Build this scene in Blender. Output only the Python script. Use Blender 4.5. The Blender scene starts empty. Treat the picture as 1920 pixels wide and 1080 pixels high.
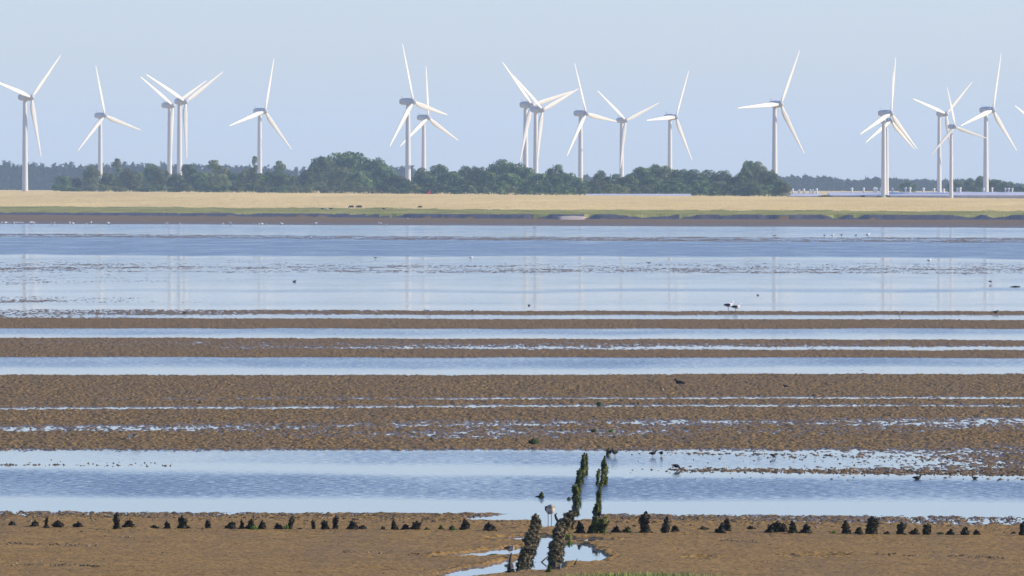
import bpy, math, random
import numpy as np
from mathutils import Vector, Matrix
R_ = math.radians
random.seed(7); rng = np.random.default_rng(7)
sc = bpy.context.scene
COL = sc.collection

# ------------------------------------------------------------------ camera
CAMH, F, VH = 7.0, 16000.0, 345.0          # eye height, focal length in photo pixels, horizon row
cd = bpy.data.cameras.new('camera'); cam = bpy.data.objects.new('camera', cd); COL.objects.link(cam)
cd.sensor_width = 36; cd.lens = F / 1920 * 36
cd.clip_start = 1.0; cd.clip_end = 40000
cam.location = (0, 0, CAMH)
cam.rotation_euler = (R_(90) - math.atan((540 - VH) / F), 0, 0)
sc.camera = cam
# ------------------------------------------------------------------ sky, sun, exposure
SUN_EL, SUN_AZ = 24.0, 90.0                 # azimuth clockwise from +Y (camera looks along +Y)
w = bpy.data.worlds.new('World'); sc.world = w; w.use_nodes = True
nt = w.node_tree; nt.nodes.clear()
sky = nt.nodes.new('ShaderNodeTexSky'); sky.sky_type = 'NISHITA'; sky.sun_disc = False
sky.sun_elevation = R_(SUN_EL); sky.sun_rotation = R_(SUN_AZ)
sky.altitude = 0; sky.air_density = 1.0; sky.dust_density = 0.4; sky.ozone_density = 3.0
tint = nt.nodes.new('ShaderNodeMix'); tint.data_type = 'RGBA'; tint.blend_type = 'MULTIPLY'
tint.inputs[0].default_value = 1.0; tint.inputs[7].default_value = (1.05, 1.12, 1.56, 1)
bg = nt.nodes.new('ShaderNodeBackground'); bg.inputs[1].default_value = 0.105
ow = nt.nodes.new('ShaderNodeOutputWorld')
nt.links.new(sky.outputs[0], tint.inputs[6]); nt.links.new(tint.outputs[2], bg.inputs[0]); nt.links.new(bg.outputs[0], ow.inputs[0])
sl = bpy.data.lights.new('sun', 'SUN'); sl.energy = 4.4; sl.angle = R_(0.5); sl.color = (1.0, 0.86, 0.64)
so = bpy.data.objects.new('sun', sl); COL.objects.link(so)
sd = Vector((math.sin(R_(SUN_AZ)) * math.cos(R_(SUN_EL)), math.cos(R_(SUN_AZ)) * math.cos(R_(SUN_EL)), math.sin(R_(SUN_EL))))
so.rotation_euler = sd.to_track_quat('Z', 'Y').to_euler()
sc.view_settings.view_transform = 'Standard'; sc.view_settings.look = 'None'
sc.view_settings.gamma = 1.0; sc.view_settings.exposure = 0.45
sc.cycles.volume_bounces = 1
sc.cycles.max_bounces = 8

# ------------------------------------------------------------------ helpers
def tag(o, label=None, cat=None, group=None, kind=None):
    if label: o['label'] = label
    if cat: o['category'] = cat
    if group: o['group'] = group
    if kind: o['kind'] = kind
    return o
def empty(name, loc, rz=0.0):
    o = bpy.data.objects.new(name, None); COL.objects.link(o); o.location = loc; o.rotation_euler = (0, 0, rz)
    o.empty_display_size = 0.2; return o
def link(name, me, parent=None, mat=None):
    o = bpy.data.objects.new(name, me); COL.objects.link(o)
    if parent is not None: o.parent = parent
    if mat is not None and not me.materials: me.materials.append(mat)
    return o
def np_mesh(name, V, Fq, smooth=True):
    """mesh from numpy vertices (n,3) and faces (m,k)"""
    V = np.asarray(V, dtype=np.float32); Fq = np.asarray(Fq, dtype=np.int32); k = Fq.shape[1]
    me = bpy.data.meshes.new(name)
    me.vertices.add(len(V)); me.vertices.foreach_set('co', V.ravel())
    me.loops.add(Fq.size); me.loops.foreach_set('vertex_index', Fq.ravel())
    me.polygons.add(len(Fq)); me.polygons.foreach_set('loop_start', np.arange(0, Fq.size, k, dtype=np.int32))
    me.polygons.foreach_set('use_smooth', np.full(len(Fq), smooth, dtype=bool))
    me.update(calc_edges=True); return me
class MB:
    def __init__(s): s.v = []; s.f = []
    def add(s, vs, fs):
        n = len(s.v); s.v += [tuple(v) for v in vs]; s.f += [tuple(i + n for i in f) for f in fs]
    def tube(s, pts, rad, n=8, flat=None):
        """lofted tube through pts; rad = list of r or (ra, rb)"""
        pts = [Vector(p) for p in pts]; rings = []
        for i, p in enumerate(pts):
            a = pts[max(i - 1, 0)]; b = pts[min(i + 1, len(pts) - 1)]; d = (b - a).normalized()
            up = Vector((0, 1, 0)) if abs(d.y) < .9 else Vector((0, 0, 1))
            e1 = d.cross(up).normalized(); e2 = e1.cross(d).normalized()
            r = rad[i]; ra, rb = r if isinstance(r, tuple) else (r, r)
            rings.append([p + e1 * ra * math.cos(2 * math.pi * j / n) + e2 * rb * math.sin(2 * math.pi * j / n) for j in range(n)])
        vs = [v for r in rings for v in r]; fs = []
        for i in range(len(pts) - 1):
            for j in range(n):
                fs.append((i * n + j, i * n + (j + 1) % n, (i + 1) * n + (j + 1) % n, (i + 1) * n + j))
        fs.append(tuple(range(n))[::-1]); fs.append(tuple((len(pts) - 1) * n + j for j in range(n)))
        s.add(vs, fs)
    def box(s, x0, x1, y0, y1, z0, z1):
        s.add([(x0, y0, z0), (x1, y0, z0), (x1, y1, z0), (x0, y1, z0), (x0, y0, z1), (x1, y0, z1), (x1, y1, z1), (x0, y1, z1)],
              [(0, 3, 2, 1), (4, 5, 6, 7), (0, 1, 5, 4), (1, 2, 6, 5), (2, 3, 7, 6), (3, 0, 4, 7)])
    def mesh(s, name, smooth=True):
        me = bpy.data.meshes.new(name); me.from_pydata(s.v, [], s.f); me.update()
        if smooth:
            for p in me.polygons: p.use_smooth = True
        return me
    def build(s, name, mat, parent=None, smooth=True): return link(name, s.mesh(name, smooth), parent, mat)

def hsh(ix, iy, seed):
    h = (ix.astype(np.int64) * 374761393 + iy.astype(np.int64) * 668265263 + seed * 982451653) & 0xffffffff
    h = ((h ^ (h >> 13)) * 1274126177) & 0xffffffff
    h = h ^ (h >> 16)
    return (h & 0xffff).astype(np.float32) / 65535.0
def vn(x, y, seed):
    """value noise in [-1,1]"""
    xf = np.floor(x); yf = np.floor(y); fx = (x - xf).astype(np.float32); fy = (y - yf).astype(np.float32)
    fx = fx * fx * (3 - 2 * fx); fy = fy * fy * (3 - 2 * fy); ix = xf.astype(np.int64); iy = yf.astype(np.int64)
    a = hsh(ix, iy, seed); b = hsh(ix + 1, iy, seed); c = hsh(ix, iy + 1, seed); d = hsh(ix + 1, iy + 1, seed)
    return (a + (b - a) * fx + (c - a) * fy + (a - b - c + d) * fx * fy) * 2 - 1

# ------------------------------------------------------------------ materials
def mat(name, base=(.5, .5, .5), rough=.6, spec=.5):
    m = bpy.data.materials.new(name); m.use_nodes = True
    b = m.node_tree.nodes['Principled BSDF']; b.inputs['Base Color'].default_value = (*base, 1)
    b.inputs['Roughness'].default_value = rough; b.inputs['Specular IOR Level'].default_value = spec
    return m, m.node_tree, b
def N(nt, t, **kw):
    n = nt.nodes.new(t)
    for k, v in kw.items(): setattr(n, k, v)
    return n
def noise(nt, vec, scale, detail=3, rough=.55):
    n = N(nt, 'ShaderNodeTexNoise'); n.inputs['Scale'].default_value = scale; n.inputs['Detail'].default_value = detail
    n.inputs['Roughness'].default_value = rough
    if vec is not None: nt.links.new(vec, n.inputs['Vector'])
    return n
def ramp(nt, fac, stops):
    r = N(nt, 'ShaderNodeValToRGB'); e = r.color_ramp.elements
    while len(e) > 1: e.remove(e[-1])
    e[0].position = stops[0][0]; e[0].color = (*stops[0][1], 1)
    for p, c in stops[1:]:
        q = e.new(p); q.color = (*c, 1)
    nt.links.new(fac, r.inputs[0]); return r
def maprange(nt, v, a, b, c, d):
    m = N(nt, 'ShaderNodeMapRange'); nt.links.new(v, m.inputs[0])
    for i, x in enumerate((a, b, c, d)): m.inputs[i + 1].default_value = x
    return m
def mixc(nt, fac, a, b, mode='MIX'):
    m = N(nt, 'ShaderNodeMix', data_type='RGBA', blend_type=mode)
    for s, i in ((fac, 0), (a, 6), (b, 7)):
        if hasattr(s, 'links') or hasattr(s, 'is_linked'): nt.links.new(s, m.inputs[i])
        elif isinstance(s, (int, float)): m.inputs[i].default_value = s
        else: m.inputs[i].default_value = (*s, 1)
    return m.outputs[2]
def noisy(name, stops, scale=4, rough=.7, spec=.3, detail=4, bump=0.0, bdist=.02, obj_rand=0.0):
    m, nt, b = mat(name, rough=rough, spec=spec)
    tc = N(nt, 'ShaderNodeTexCoord'); n = noise(nt, tc.outputs['Object'], scale, detail)
    c = ramp(nt, n.outputs[0], stops).outputs[0]
    if obj_rand:
        oi = N(nt, 'ShaderNodeObjectInfo'); mr = maprange(nt, oi.outputs['Random'], 0, 1, 1 - obj_rand, 1 + obj_rand)
        hs = N(nt, 'ShaderNodeHueSaturation'); nt.links.new(mr.outputs[0], hs.inputs['Value']); nt.links.new(c, hs.inputs['Color'])
        mh = maprange(nt, oi.outputs['Random'], 0, 1, .485, .515); nt.links.new(mh.outputs[0], hs.inputs['Hue']); c = hs.outputs[0]
    nt.links.new(c, b.inputs['Base Color'])
    if bump:
        bp = N(nt, 'ShaderNodeBump'); bp.inputs['Strength'].default_value = bump; bp.inputs['Distance'].default_value = bdist
        nt.links.new(n.outputs[0], bp.inputs['Height']); nt.links.new(bp.outputs[0], b.inputs['Normal'])
    return m
M = {}
# wet, worm-cast mud: darker and glossy where it lies at water level, golden and drier where it is higher
def mud_material(name):
    m, nt, b = mat(name, spec=.12)
    g = N(nt, 'ShaderNodeNewGeometry'); sx = N(nt, 'ShaderNodeSeparateXYZ'); nt.links.new(g.outputs['Position'], sx.inputs[0])
    n1 = noise(nt, g.outputs['Position'], 15.0, 3, .75); n2 = noise(nt, g.outputs['Position'], .12, 3, .6)
    mp = N(nt, 'ShaderNodeMapping'); mp.inputs['Scale'].default_value = (1.0, .12, 1); nt.links.new(g.outputs['Position'], mp.inputs[0])
    n3 = noise(nt, mp.outputs[0], .5, 4, .6)
    n4 = noise(nt, g.outputs['Position'], 22.0, 2, .5)
    n5 = noise(nt, g.outputs['Position'], .9, 3, .6)
    c1 = ramp(nt, n1.outputs[0], [(.38, (.125, .070, .017)), (.5, (.255, .149, .034)), (.62, (.385, .24, .064))]).outputs[0]
    c2 = ramp(nt, n1.outputs[0], [(.38, (.038, .023, .008)), (.5, (.156, .098, .029)), (.62, (.385, .25, .092))]).outputs[0]
    age = N(nt, 'ShaderNodeAttribute', attribute_name='dry')
    c = mixc(nt, age.outputs['Fac'], c2, c1)
    f3 = maprange(nt, n3.outputs[0], .45, .75, 0.0, .5); c = mixc(nt, f3.outputs[0], c, (.15, .10, .050))
    f4 = maprange(nt, n4.outputs[0], .62, .72, 0, .5); c = mixc(nt, f4.outputs[0], c, (.055, .045, .035))
    f5 = maprange(nt, n5.outputs[0], .35, .65, .88, 1.10); h5 = N(nt, 'ShaderNodeHueSaturation'); nt.links.new(f5.outputs[0], h5.inputs['Value']); nt.links.new(c, h5.inputs['Color']); c = h5.outputs[0]
    wet = maprange(nt, sx.outputs['Z'], .0, .015, 1.0, 0.0)
    c = mixc(nt, wet.outputs[0], c, mixc(nt, .55, c, (.05, .044, .046)))
    nt.links.new(c, b.inputs['Base Color'])
    rr = maprange(nt, wet.outputs[0], 0, 1, .75, .22); nt.links.new(rr.outputs[0], b.inputs['Roughness'])
    return m
M['mud'] = mud_material('tidal_mud')
def grass_sheet(name, stops, sc1, sc2):
    m, nt, b = mat(name, rough=.9, spec=.0)
    g = N(nt, 'ShaderNodeNewGeometry')
    mp = N(nt, 'ShaderNodeMapping'); mp.inputs['Scale'].default_value = (1, .25, 1); nt.links.new(g.outputs['Position'], mp.inputs[0])
    n1 = noise(nt, mp.outputs[0], sc1, 5, .65); n2 = noise(nt, mp.outputs[0], sc2, 3, .6)
    c = ramp(nt, n1.outputs[0], stops).outputs[0]
    f = maprange(nt, n2.outputs[0], .35, .7, .88, 1.08); hs = N(nt, 'ShaderNodeHueSaturation')
    nt.links.new(f.outputs[0], hs.inputs['Value']); nt.links.new(c, hs.inputs['Color']); nt.links.new(hs.outputs[0], b.inputs['Base Color'])
    return m
M['tan'] = grass_sheet('dry_grass', [(.3, (.69, .51, .215)), (.5, (.75, .56, .24)), (.7, (.79, .605, .27))], .22, .02)
M['green'] = grass_sheet('salt_marsh_turf', [(.3, (.17, .18, .055)), (.5, (.27, .27, .085)), (.7, (.42, .37, .14))], .12, .03)
M['bank'] = noisy('dark_peaty_bank', [(.3, (.03, .024, .024)), (.7, (.085, .066, .06))], .8, .6, .3)
# water
def water_material():
    m, nt, b = mat('tidal_water', (.045, .055, .062), .05, .5)
    b.inputs['IOR'].default_value = 1.333
    g = N(nt, 'ShaderNodeNewGeometry'); a = N(nt, 'ShaderNodeAttribute', attribute_name='ripple')
    mp = N(nt, 'ShaderNodeMapping'); mp.inputs['Scale'].default_value = (1.0, .55, 1); nt.links.new(g.outputs['Position'], mp.inputs[0])
    n1 = noise(nt, mp.outputs[0], 2.6, 3, .62)
    mp2 = N(nt, 'ShaderNodeMapping'); mp2.inputs['Scale'].default_value = (.5, .12, 1); nt.links.new(g.outputs['Position'], mp2.inputs[0])
    n2 = noise(nt, mp2.outputs[0], .35, 4, .6)
    # gusts: patches where the wind lies harder on the water
    gust = maprange(nt, n2.outputs[0], .3, .7, .6, 1.4)
    mp3 = N(nt, 'ShaderNodeMapping'); mp3.inputs['Scale'].default_value = (2.6, 3.0, 1); nt.links.new(g.outputs['Position'], mp3.inputs[0])
    n3 = noise(nt, mp3.outputs[0], 1.6, 4, .7); strk = maprange(nt, n3.outputs[0], .36, .64, .05, 1.9)
    g2 = N(nt, 'ShaderNodeMath', operation='MULTIPLY'); nt.links.new(gust.outputs[0], g2.inputs[0]); nt.links.new(strk.outputs[0], g2.inputs[1]); gust = g2
    mu = N(nt, 'ShaderNodeMath', operation='MULTIPLY'); nt.links.new(a.outputs['Fac'], mu.inputs[0]); nt.links.new(gust.outputs[0], mu.inputs[1])
    bp = N(nt, 'ShaderNodeBump'); bp.inputs['Distance'].default_value = .07
    s = maprange(nt, mu.outputs[0], 0, 1.5, 0, 1.0); nt.links.new(s.outputs[0], bp.inputs['Strength'])
    nt.links.new(n1.outputs[0], bp.inputs['Height']); nt.links.new(bp.outputs[0], b.inputs['Normal'])
    r = maprange(nt, mu.outputs[0], 0, 1, .015, .28); nt.links.new(r.outputs[0], b.inputs['Roughness'])
    return m
M['water'] = water_material()
M['white'] = noisy('white_painted_steel', [(.3, (.60, .59, .545)), (.7, (.67, .655, .61))], .4, .45, .4)
M['white_tower'] = noisy('white_tower_paint', [(.3, (.50, .50, .485)), (.7, (.62, .615, .60))], .25, .5, .4)
M['nacelle'] = noisy('grey_white_nacelle', [(.3, (.42, .43, .44)), (.7, (.52, .53, .54))], .6, .5, .4)
def leaf_material(name, stops, scale):
    m = noisy(name, stops, scale, .7, .2, 3, obj_rand=.38)
    nt = m.node_tree; b = nt.nodes['Principled BSDF']; out = nt.nodes['Material Output']
    tr = N(nt, 'ShaderNodeBsdfTranslucent'); mx = N(nt, 'ShaderNodeMixShader'); mx.inputs[0].default_value = .22
    src = b.inputs['Base Color'].links[0].from_socket; nt.links.new(src, tr.inputs[0])
    nt.links.new(b.outputs[0], mx.inputs[1]); nt.links.new(tr.outputs[0], mx.inputs[2]); nt.links.new(mx.outputs[0], out.inputs[0])
    return m
M['leaf'] = leaf_material('broadleaf_foliage', [(.38, (.012, .034, .016)), (.5, (.058, .115, .036)), (.62, (.20, .26, .075))], 4.0)
M['leaf_pale'] = leaf_material('willow_foliage', [(.36, (.065, .085, .03)), (.5, (.13, .155, .05)), (.64, (.22, .23, .09))], 4.0)
M['conifer'] = leaf_material('conifer_foliage', [(.3, (.010, .020, .014)), (.7, (.030, .05, .022))], .08)
M['bark'] = noisy('bark', [(.3, (.06, .045, .03)), (.7, (.14, .11, .08))], 3, .9, .1)
M['oyster'] = noisy('oyster_crust', [(.36, (.014, .012, .006)), (.5, (.062, .052, .026)), (.64, (.20, .165, .10))], 14, .75, .10, 3)
M['dark_oyster'] = noisy('dark_mussel_crust', [(.34, (.008, .008, .006)), (.5, (.022, .020, .013)), (.66, (.075, .065, .045))], 14, .75, .08, 3)
M['weedy'] = noisy('weed_covered_crust', [(.36, (.014, .020, .005)), (.5, (.052, .064, .016)), (.64, (.14, .16, .05))], 10, .75, .10, 3)
M['old_wood'] = noisy('waterlogged_wood', [(.3, (.018, .015, .012)), (.7, (.06, .05, .04))], 20, .7, .3)
M['algae'] = noisy('green_algae', [(.3, (.05, .12, .012)), (.7, (.14, .28, .03))], 20, .5, .4)
M['algae_dark'] = noisy('dark_green_weed', [(.3, (.025, .045, .012)), (.7, (.07, .11, .03))], 20, .5, .4)
M['blade'] = noisy('grass_blades', [(.3, (.10, .17, .03)), (.5, (.20, .30, .05)), (.7, (.30, .36, .10))], 3, .55, .3)

# ------------------------------------------------------------------ terrain
def px(u, v, z=0.0):
    """the point at height z seen at photo pixel (u, v)"""
    Y = (CAMH - z) * F / (v - VH); return (u - 960) / F * Y, Y
def D2v(D): return VH + CAMH * F / D
U3 = (0, 960, 1920)
DT = (2830, 2400, 2250); ZT = (4.7, 4.0, 3.2)
# rows from far to near: v left/middle/right, height l/m/r, lump size, dryness
def row(vL, vM, vR, z, amp, dry=0.0):
    if not isinstance(z, tuple): z = (z, z, z)
    if not isinstance(amp, tuple): amp = (amp, amp, amp)
    return ((vL, vM, vR), z, amp, (dry, dry, dry))
T = []
T.append(row(*[D2v(40000)] * 3, 3.2, .1)); T.append(row(*[D2v(9000)] * 3, 3.2, .1))
T.append(row(*[D2v(d + 150) for d in DT], tuple(z - .5 for z in ZT), .05))
T.append(row(*[D2v(d) for d in DT], ZT, .05))
T.append(row(*[D2v(d) for d in (2263, 1900, 1785)], (1.2, 1.3, 1.2), .06))
T.append(row(*[D2v(d) for d in (1867, 1708, 1662)], (.8, .95, .95), .08))
T.append(row(*[D2v(d) for d in (1855, 1702, 1656)], (.35, .06, .05), .03))
S, W_, P = -.09, -.05, .045
for r in [
    (413, 417, 419, .012, .006), (419.5, 423, 427, .006, .005), (421, 425, 429, -.05, .02),
    (436, 442, 444, -.05, .02), (438, 444, 446, .004, .025), (444, 451, 455, .004, .025), (446, 453, 457, -.05, .02),
    (476, 480, 484, -.06, .02), (480, 484, 489, -.035, .032), (490, 489, 494, (-.016, -.024, -.020), .030), (503, 496, 500, (-.004, -.012, -.006), .032),
    (509, 511, 512, (-.008, .0, -.004), .034), (514, 514, 515, (-.02, -.035, -.035), .03), (532, 524, 522, (-.010, -.05, -.05), (.036, .02, .02)),
    (540, 530, 530, -.06, .02), (548, 548, 548, -.06, .01), (556, 560, 560, (-.010, -.06, -.06), (.032, .01, .01)),
    (566, 568, 568, (.008, -.06, -.06), (.03, .01, .01)), (568, 575, 575, -.06, .02), (577, 581.5, 582.5, -.06, .02),
    (580, 583.5, 584.5, (-.004, .02, .03), .036), (588, 589.5, 589.5, (-.012, .03, .045), .036), (593, 590.5, 591.5, (-.018, -.06, -.06), .034),
    (596.5, 597, 600, (.0, -.06, -.06), .03), (598.5, 599, 602, .045, .03), (614.5, 615, 616, .045, .03), (616.5, 617, 618, -.06, .025),
    (632.5, 634, 636, -.06, .02), (634.5, 636.5, 638.5, .03, .03), (642, 644, 646, (.012, .015, .02), .032), (648, 648.5, 648, (.035, .005, .01), .032),
    (652, 652.5, 651, (.04, -.012, -.05), .034), (657, 655.5, 656.5, (.045, .02, -.05), .03), (660, 658, 658, .045, .03), (669.5, 669.5, 669.5, .045, .03),
    (671, 671, 671.5, -.06, .025), (692, 692, 690, -.07, .02), (696, 696, 693, (-.045, -.035, -.026), .032), (702, 701, 700, (-.045, -.04, -.03), .03),
    (705, 704.5, 703, (.03, .03, .03), .035), (716, 716, 716, .05, .036), (740, 738, 738, .04, .036), (745, 744, 743, (.02, .018, .01), .036), (747, 745.5, 744.5, (.02, -.022, -.03), .032),
    (750, 749, 748.5, (.02, -.022, -.03), .032), (753, 750.5, 750, .03, .035), (763, 757, 757, .03, .036), (765, 759, 759, (-.022, -.024, -.014), .033), (769.5, 763.5, 763.5, (-.022, -.024, -.014), .033), (771.5, 765.5, 765.5, .03, .035),
    (785, 785, 780, .035, .036), (797, 789, 787, (.03, .004, -.004), .036), (802, 796, 796, (-.006, .002, .0), .036), (809, 802, 802, (-.012, .02, .01), .036), (812, 808, 808, (.03, .002, .012), .036), (820, 820, 816, (.03, .006, .03), .036),
    (832, 832, 824, .03, .036), (839, 840, 838, (.025, .03, .012), .036), (845, 845, 848, (-.02, -.025, -.006), .034), (850, 849, 853, (-.04, -.08, .004), (.036, .02, .04)),
    (864, 860, 864, (-.075, -.1, -.004), (.02, .01, .04)), (872, 872, 876, (-.012, -.075, -.006), (.04, .015, .04)), (877, 877, 884, (-.06, -.06, .014), (.02, .015, .036)),
    (884, 884, 893, -.08, .02), (888, 888, 899, (-.1, -.1, -.016), (.02, .02, .03)), (905, 905, 906, -.1, .02), (945, 950, 955, -.08, .02), (955, 961, 966, (-.045, -.05, -.03), .02),
    (959, 965, 972, (-.012, .01, -.006), (.03, .03, .03)), (967, 972, 986, (-.002, .025, -.010), (.036, .03, .036)), (971, 976, 990, (.035, .035, .03), .022),
    (976, 981, 996, (.038, .038, .038), .015), (1000, 1005, 1010, .036, .010), (1035, 1035, 1035, .036, .009), (1120, 1120, 1120, .06, .009)]:
    v = r[:3]; T.append(row(*v, r[3], r[4], 0.0 if v[0] < 970 else 1.0))
T.append(row(*[D2v(128)] * 3, .45, .01, 1.0)); T.append(row(*[D2v(100)] * 3, .9, .02, 1.0))
T.append(row(*[D2v(60)] * 3, 1.4, .03, 1)); T.append(row(*[D2v(14)] * 3, 5.2, .03, 1)); T.append(row(*[D2v(1.0)] * 3, 5.4, .02, 1))
T = T[::-1] if T[0][0][0] > T[-1][0][0] else T
TV = np.array([t[0] for t in T]); TZ = np.array([t[1] for t in T]); TA = np.array([t[2] for t in T]); TD = np.array([t[3] for t in T])
def at3(tab, u):
    """interpolate a (n,3) table of left/middle/right values to pixel columns u -> (n,len(u))"""
    t = np.clip((u - 960) / 960, -1.15, 1.15); l, m, r = tab[:, 0:1], tab[:, 1:2], tab[:, 2:3]
    return m + np.where(t < 0, (m - l) * t, (r - m) * t)
CH = [(1036, 974, 4.5, 1026, 986, 2.6), (1014, 1011, 2.2, 1018, 1050, 6), (830, 1044, 1.6, 985, 1034, 6.5), (862, 1080, 5, 1000, 1057, 8),
      (1066, 1024, 4, 1078, 1046, 8.5), (1060, 1013, 2.4, 1135, 1013, 1.4), (940, 1012, 1.6, 1010, 1009, 2.6), (1015, 1066, 5, 1022, 1040, 6),
      (880, 973, 2.0, 1050, 968, 10), (1305, 1047, .9, 1320, 1047, .9), (1480, 1044, .4, 1580, 1043, .4)]
def CHZ(d): return -.034 + .06 * np.clip(d / 1.6 + .2, 0, 4)
def channel(u, v):
    d = np.full(u.shape, 1e3, np.float32)
    for a, b, w0, c, e, w1 in CH:
        ax, ay, bx, by = a / 7, b, c / 7, e; dx, dy = bx - ax, by - ay
        t = np.clip(((u / 7 - ax) * dx + (v - ay) * dy) / (dx * dx + dy * dy), 0, 1)
        d = np.minimum(d, np.hypot(u / 7 - ax - t * dx, v - ay - t * dy) - (w0 + (w1 - w0) * t))
    return d
def base_profile(u1, vrows):
    tv, tz, ta, td = at3(TV, u1), at3(TZ, u1), at3(TA, u1), at3(TD, u1)
    Z = np.empty((len(vrows), len(u1)), np.float32); A = np.empty_like(Z); Dd = np.empty_like(Z)
    return tv, tz, ta, td, Z, A, Dd
_gv = np.arange(1124.0, D2v(2950), -.25)
def ground(u, v):
    """photo pixel -> first world point on the ground profile along that sight line"""
    u1 = np.array([float(u)]); zz = np.interp(_gv, at3(TV, u1)[:, 0], at3(TZ, u1)[:, 0]); Yl = CAMH * F / (_gv - VH)
    if v > 955:
        d = channel(np.full(len(_gv), float(u)), _gv); zz = np.where(_gv > 955, np.minimum(zz, CHZ(d)), zz)
    hit = zz >= CAMH - (v - VH) / F * Yl; i = int(np.argmax(hit)) if hit.any() else len(_gv) - 1
    Y = Yl[i]; return (u - 960) / F * Y, Y, float(zz[i])
# grid
v_near = np.arange(1125, 440, -.36); vr = list(D2v(1) - 0 + np.zeros(0))
nearY = np.concatenate([[-60, -20, -5, 1.0, 5, 10, 14, 20], np.arange(26, 142, 2.5)])
Ys = list(nearY) + list(CAMH * F / (v_near - VH))
y0 = Ys[-1]; v_far = np.arange(440, D2v(2950), -.16); Ys += list(CAMH * F / (v_far[1:] - VH))
Ys += list(np.geomspace(2990, 16000, 40)); Ys = np.array(Ys, np.float64)
u_in = np.arange(-45, 1966, 1.55); k = np.geomspace(6, 13000, 46)
us = np.concatenate([(-45 - k)[::-1], u_in, u_in[-1] + k])
nr, nc = len(Ys), len(us)
Yg = np.repeat(Ys[:, None], nc, 1); scl = np.maximum(Yg, 150.0)
Xg = (us[None, :] - 960) / F * scl
Vg = (VH + CAMH * F / np.maximum(Yg, 1.0))
vrows = Vg[:, 0]
tv, tz, ta, td, Z, A, Dd = base_profile(us, vrows)
# wobble the waterlines a little so that no edge is ruled
vw = vn(Xg / 9.0, Yg / 60.0, 3) * 1.0 + vn(Xg / 2.2, Yg / 20.0, 4) * .7
vw = vw * np.clip((Vg - 425) / 60, .25, 1)
Vw = Vg + vw
for j in range(nc):
    Z[:, j] = np.interp(Vw[:, j], tv[:, j], tz[:, j]); A[:, j] = np.interp(Vg[:, j], tv[:, j], ta[:, j]); Dd[:, j] = np.interp(Vw[:, j], tv[:, j], td[:, j])
m = (Vg > 955) & (Vg < 1130)
if True:
    cdist = channel(np.repeat(us[None, :], nr, 0)[m].astype(np.float32), Vg[m].astype(np.float32))
    cdist = cdist + (vn(Xg[m] / .5, Yg[m] / 1.6, 9) * .9 + vn(Xg[m] / .15, Yg[m] / .5, 10) * .5)
    Z[m] = np.minimum(Z[m], CHZ(cdist))
    A[m] = np.where((cdist < 4) & (Vg[m] > 1000), np.maximum(A[m], .022), np.where(cdist < 1, .012, A[m]))
del Vw, vw
# lumps (worm casts, shell litter), in world space
far = np.clip((Yg - 420) / 500, 0, 1).astype(np.float32)
L = vn(Xg / .30, Yg / .42, 11) * .26 + vn(Xg / .15, Yg / .22, 12) * .50 + vn(Xg / .075, Yg / .12, 13) * .55
L2 = vn(Xg / 1.6, Yg / 5.0, 14) * .5 + vn(Xg / .7, Yg / 2.0, 15) * .5
patch = vn(Xg / 3.0, Yg / 4.0, 16) * .4 + vn(Xg / .9, Yg / 1.3, 17) * .4
big = vn(Xg / 22, Yg / 14, 18) * .6
L = L * (1 - .35 * far) + (L2 * (.25 + .75 * far)) * np.where(Vg < 600, .62, .25) + patch * .28 + big * .25
Z = Z + A * L * np.where(A > .02, 1.45, 1.15)
rill = np.abs(vn(Xg / 5.0, Yg / 1.1, 21) + .4 * vn(Xg / 1.2, Yg / .5, 22)); rm = vn(Xg / 6, Yg / 6, 23) > .25
Z = Z - np.where((Dd > .5) & rm, .022 * np.clip(1 - rill / .07, 0, 1), 0)
Z = np.where(Yg < 140, Z + .03 * vn(Xg / 2, Yg / 2, 30), Z)
del L, L2, patch, big, far, rill
idx = np.arange(nr * nc, dtype=np.int32).reshape(nr, nc)
quads = np.stack([idx[:-1, :-1], idx[:-1, 1:], idx[1:, 1:], idx[1:, :-1]], -1)
# split into the kinds of ground
Yc = (Ys[:-1] + Ys[1:]) / 2; uc = (us[:-1] + us[1:]) / 2
wob = (vn(Xg[:-1, :-1] / 6, Yg[:-1, :-1] / 40, 41) * 25 + vn(Xg[:-1, :-1] / 1.7, Yg[:-1, :-1] / 12, 42) * 14)
def lim(d): return at3(np.array([[*d]], float), uc)[0][None, :]
gb = lim((1867, 1708, 1662)); gt = lim((2230, 1905, 1800)); bf = lim((1850, 1699, 1652))
YY = Yc[:, None]
cls = np.zeros((nr - 1, nc - 1), np.int8)
cls[(YY > bf + 0 * YY)] = 3
cls[(YY + wob * .07 > gb)] = 2
cls[(YY + wob > gt)] = 1
cls[(YY < 149.3 + wob * .01)] = 4
P3 = np.stack([Xg, Yg, Z], -1).reshape(-1, 3).astype(np.float32); dryf = Dd.reshape(-1).astype(np.float32)
def sheet(name, c, material, label, cat=None):
    q = quads[cls == c]; used = np.unique(q); remap = np.zeros(len(P3), np.int32); remap[used] = np.arange(len(used), dtype=np.int32)
    me = np_mesh(name, P3[used], remap[q]); at = me.attributes.new('dry', 'FLOAT', 'POINT'); at.data.foreach_set('value', dryf[used])
    o = link(name, me, None, material); tag(o, label, cat, None, 'structure'); return o
sheet('mudflat', 0, M['mud'], 'brown tidal mudflat with bars and pools reaching to the far shore')
sheet('dry_field', 1, M['tan'], 'tan dry grass field beyond the green shore strip')
sheet('salt_marsh', 2, M['green'], 'narrow green salt marsh strip along the far shore')
sheet('shore_bank', 3, M['bank'], 'dark low erosion bank below the green strip')
sheet('grass_bank', 4, M['green'], 'green grassy bank on the near shore')
del P3, quads, idx, Xg, Yg, Vg, Z, A, Dd, cls, wob

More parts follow.
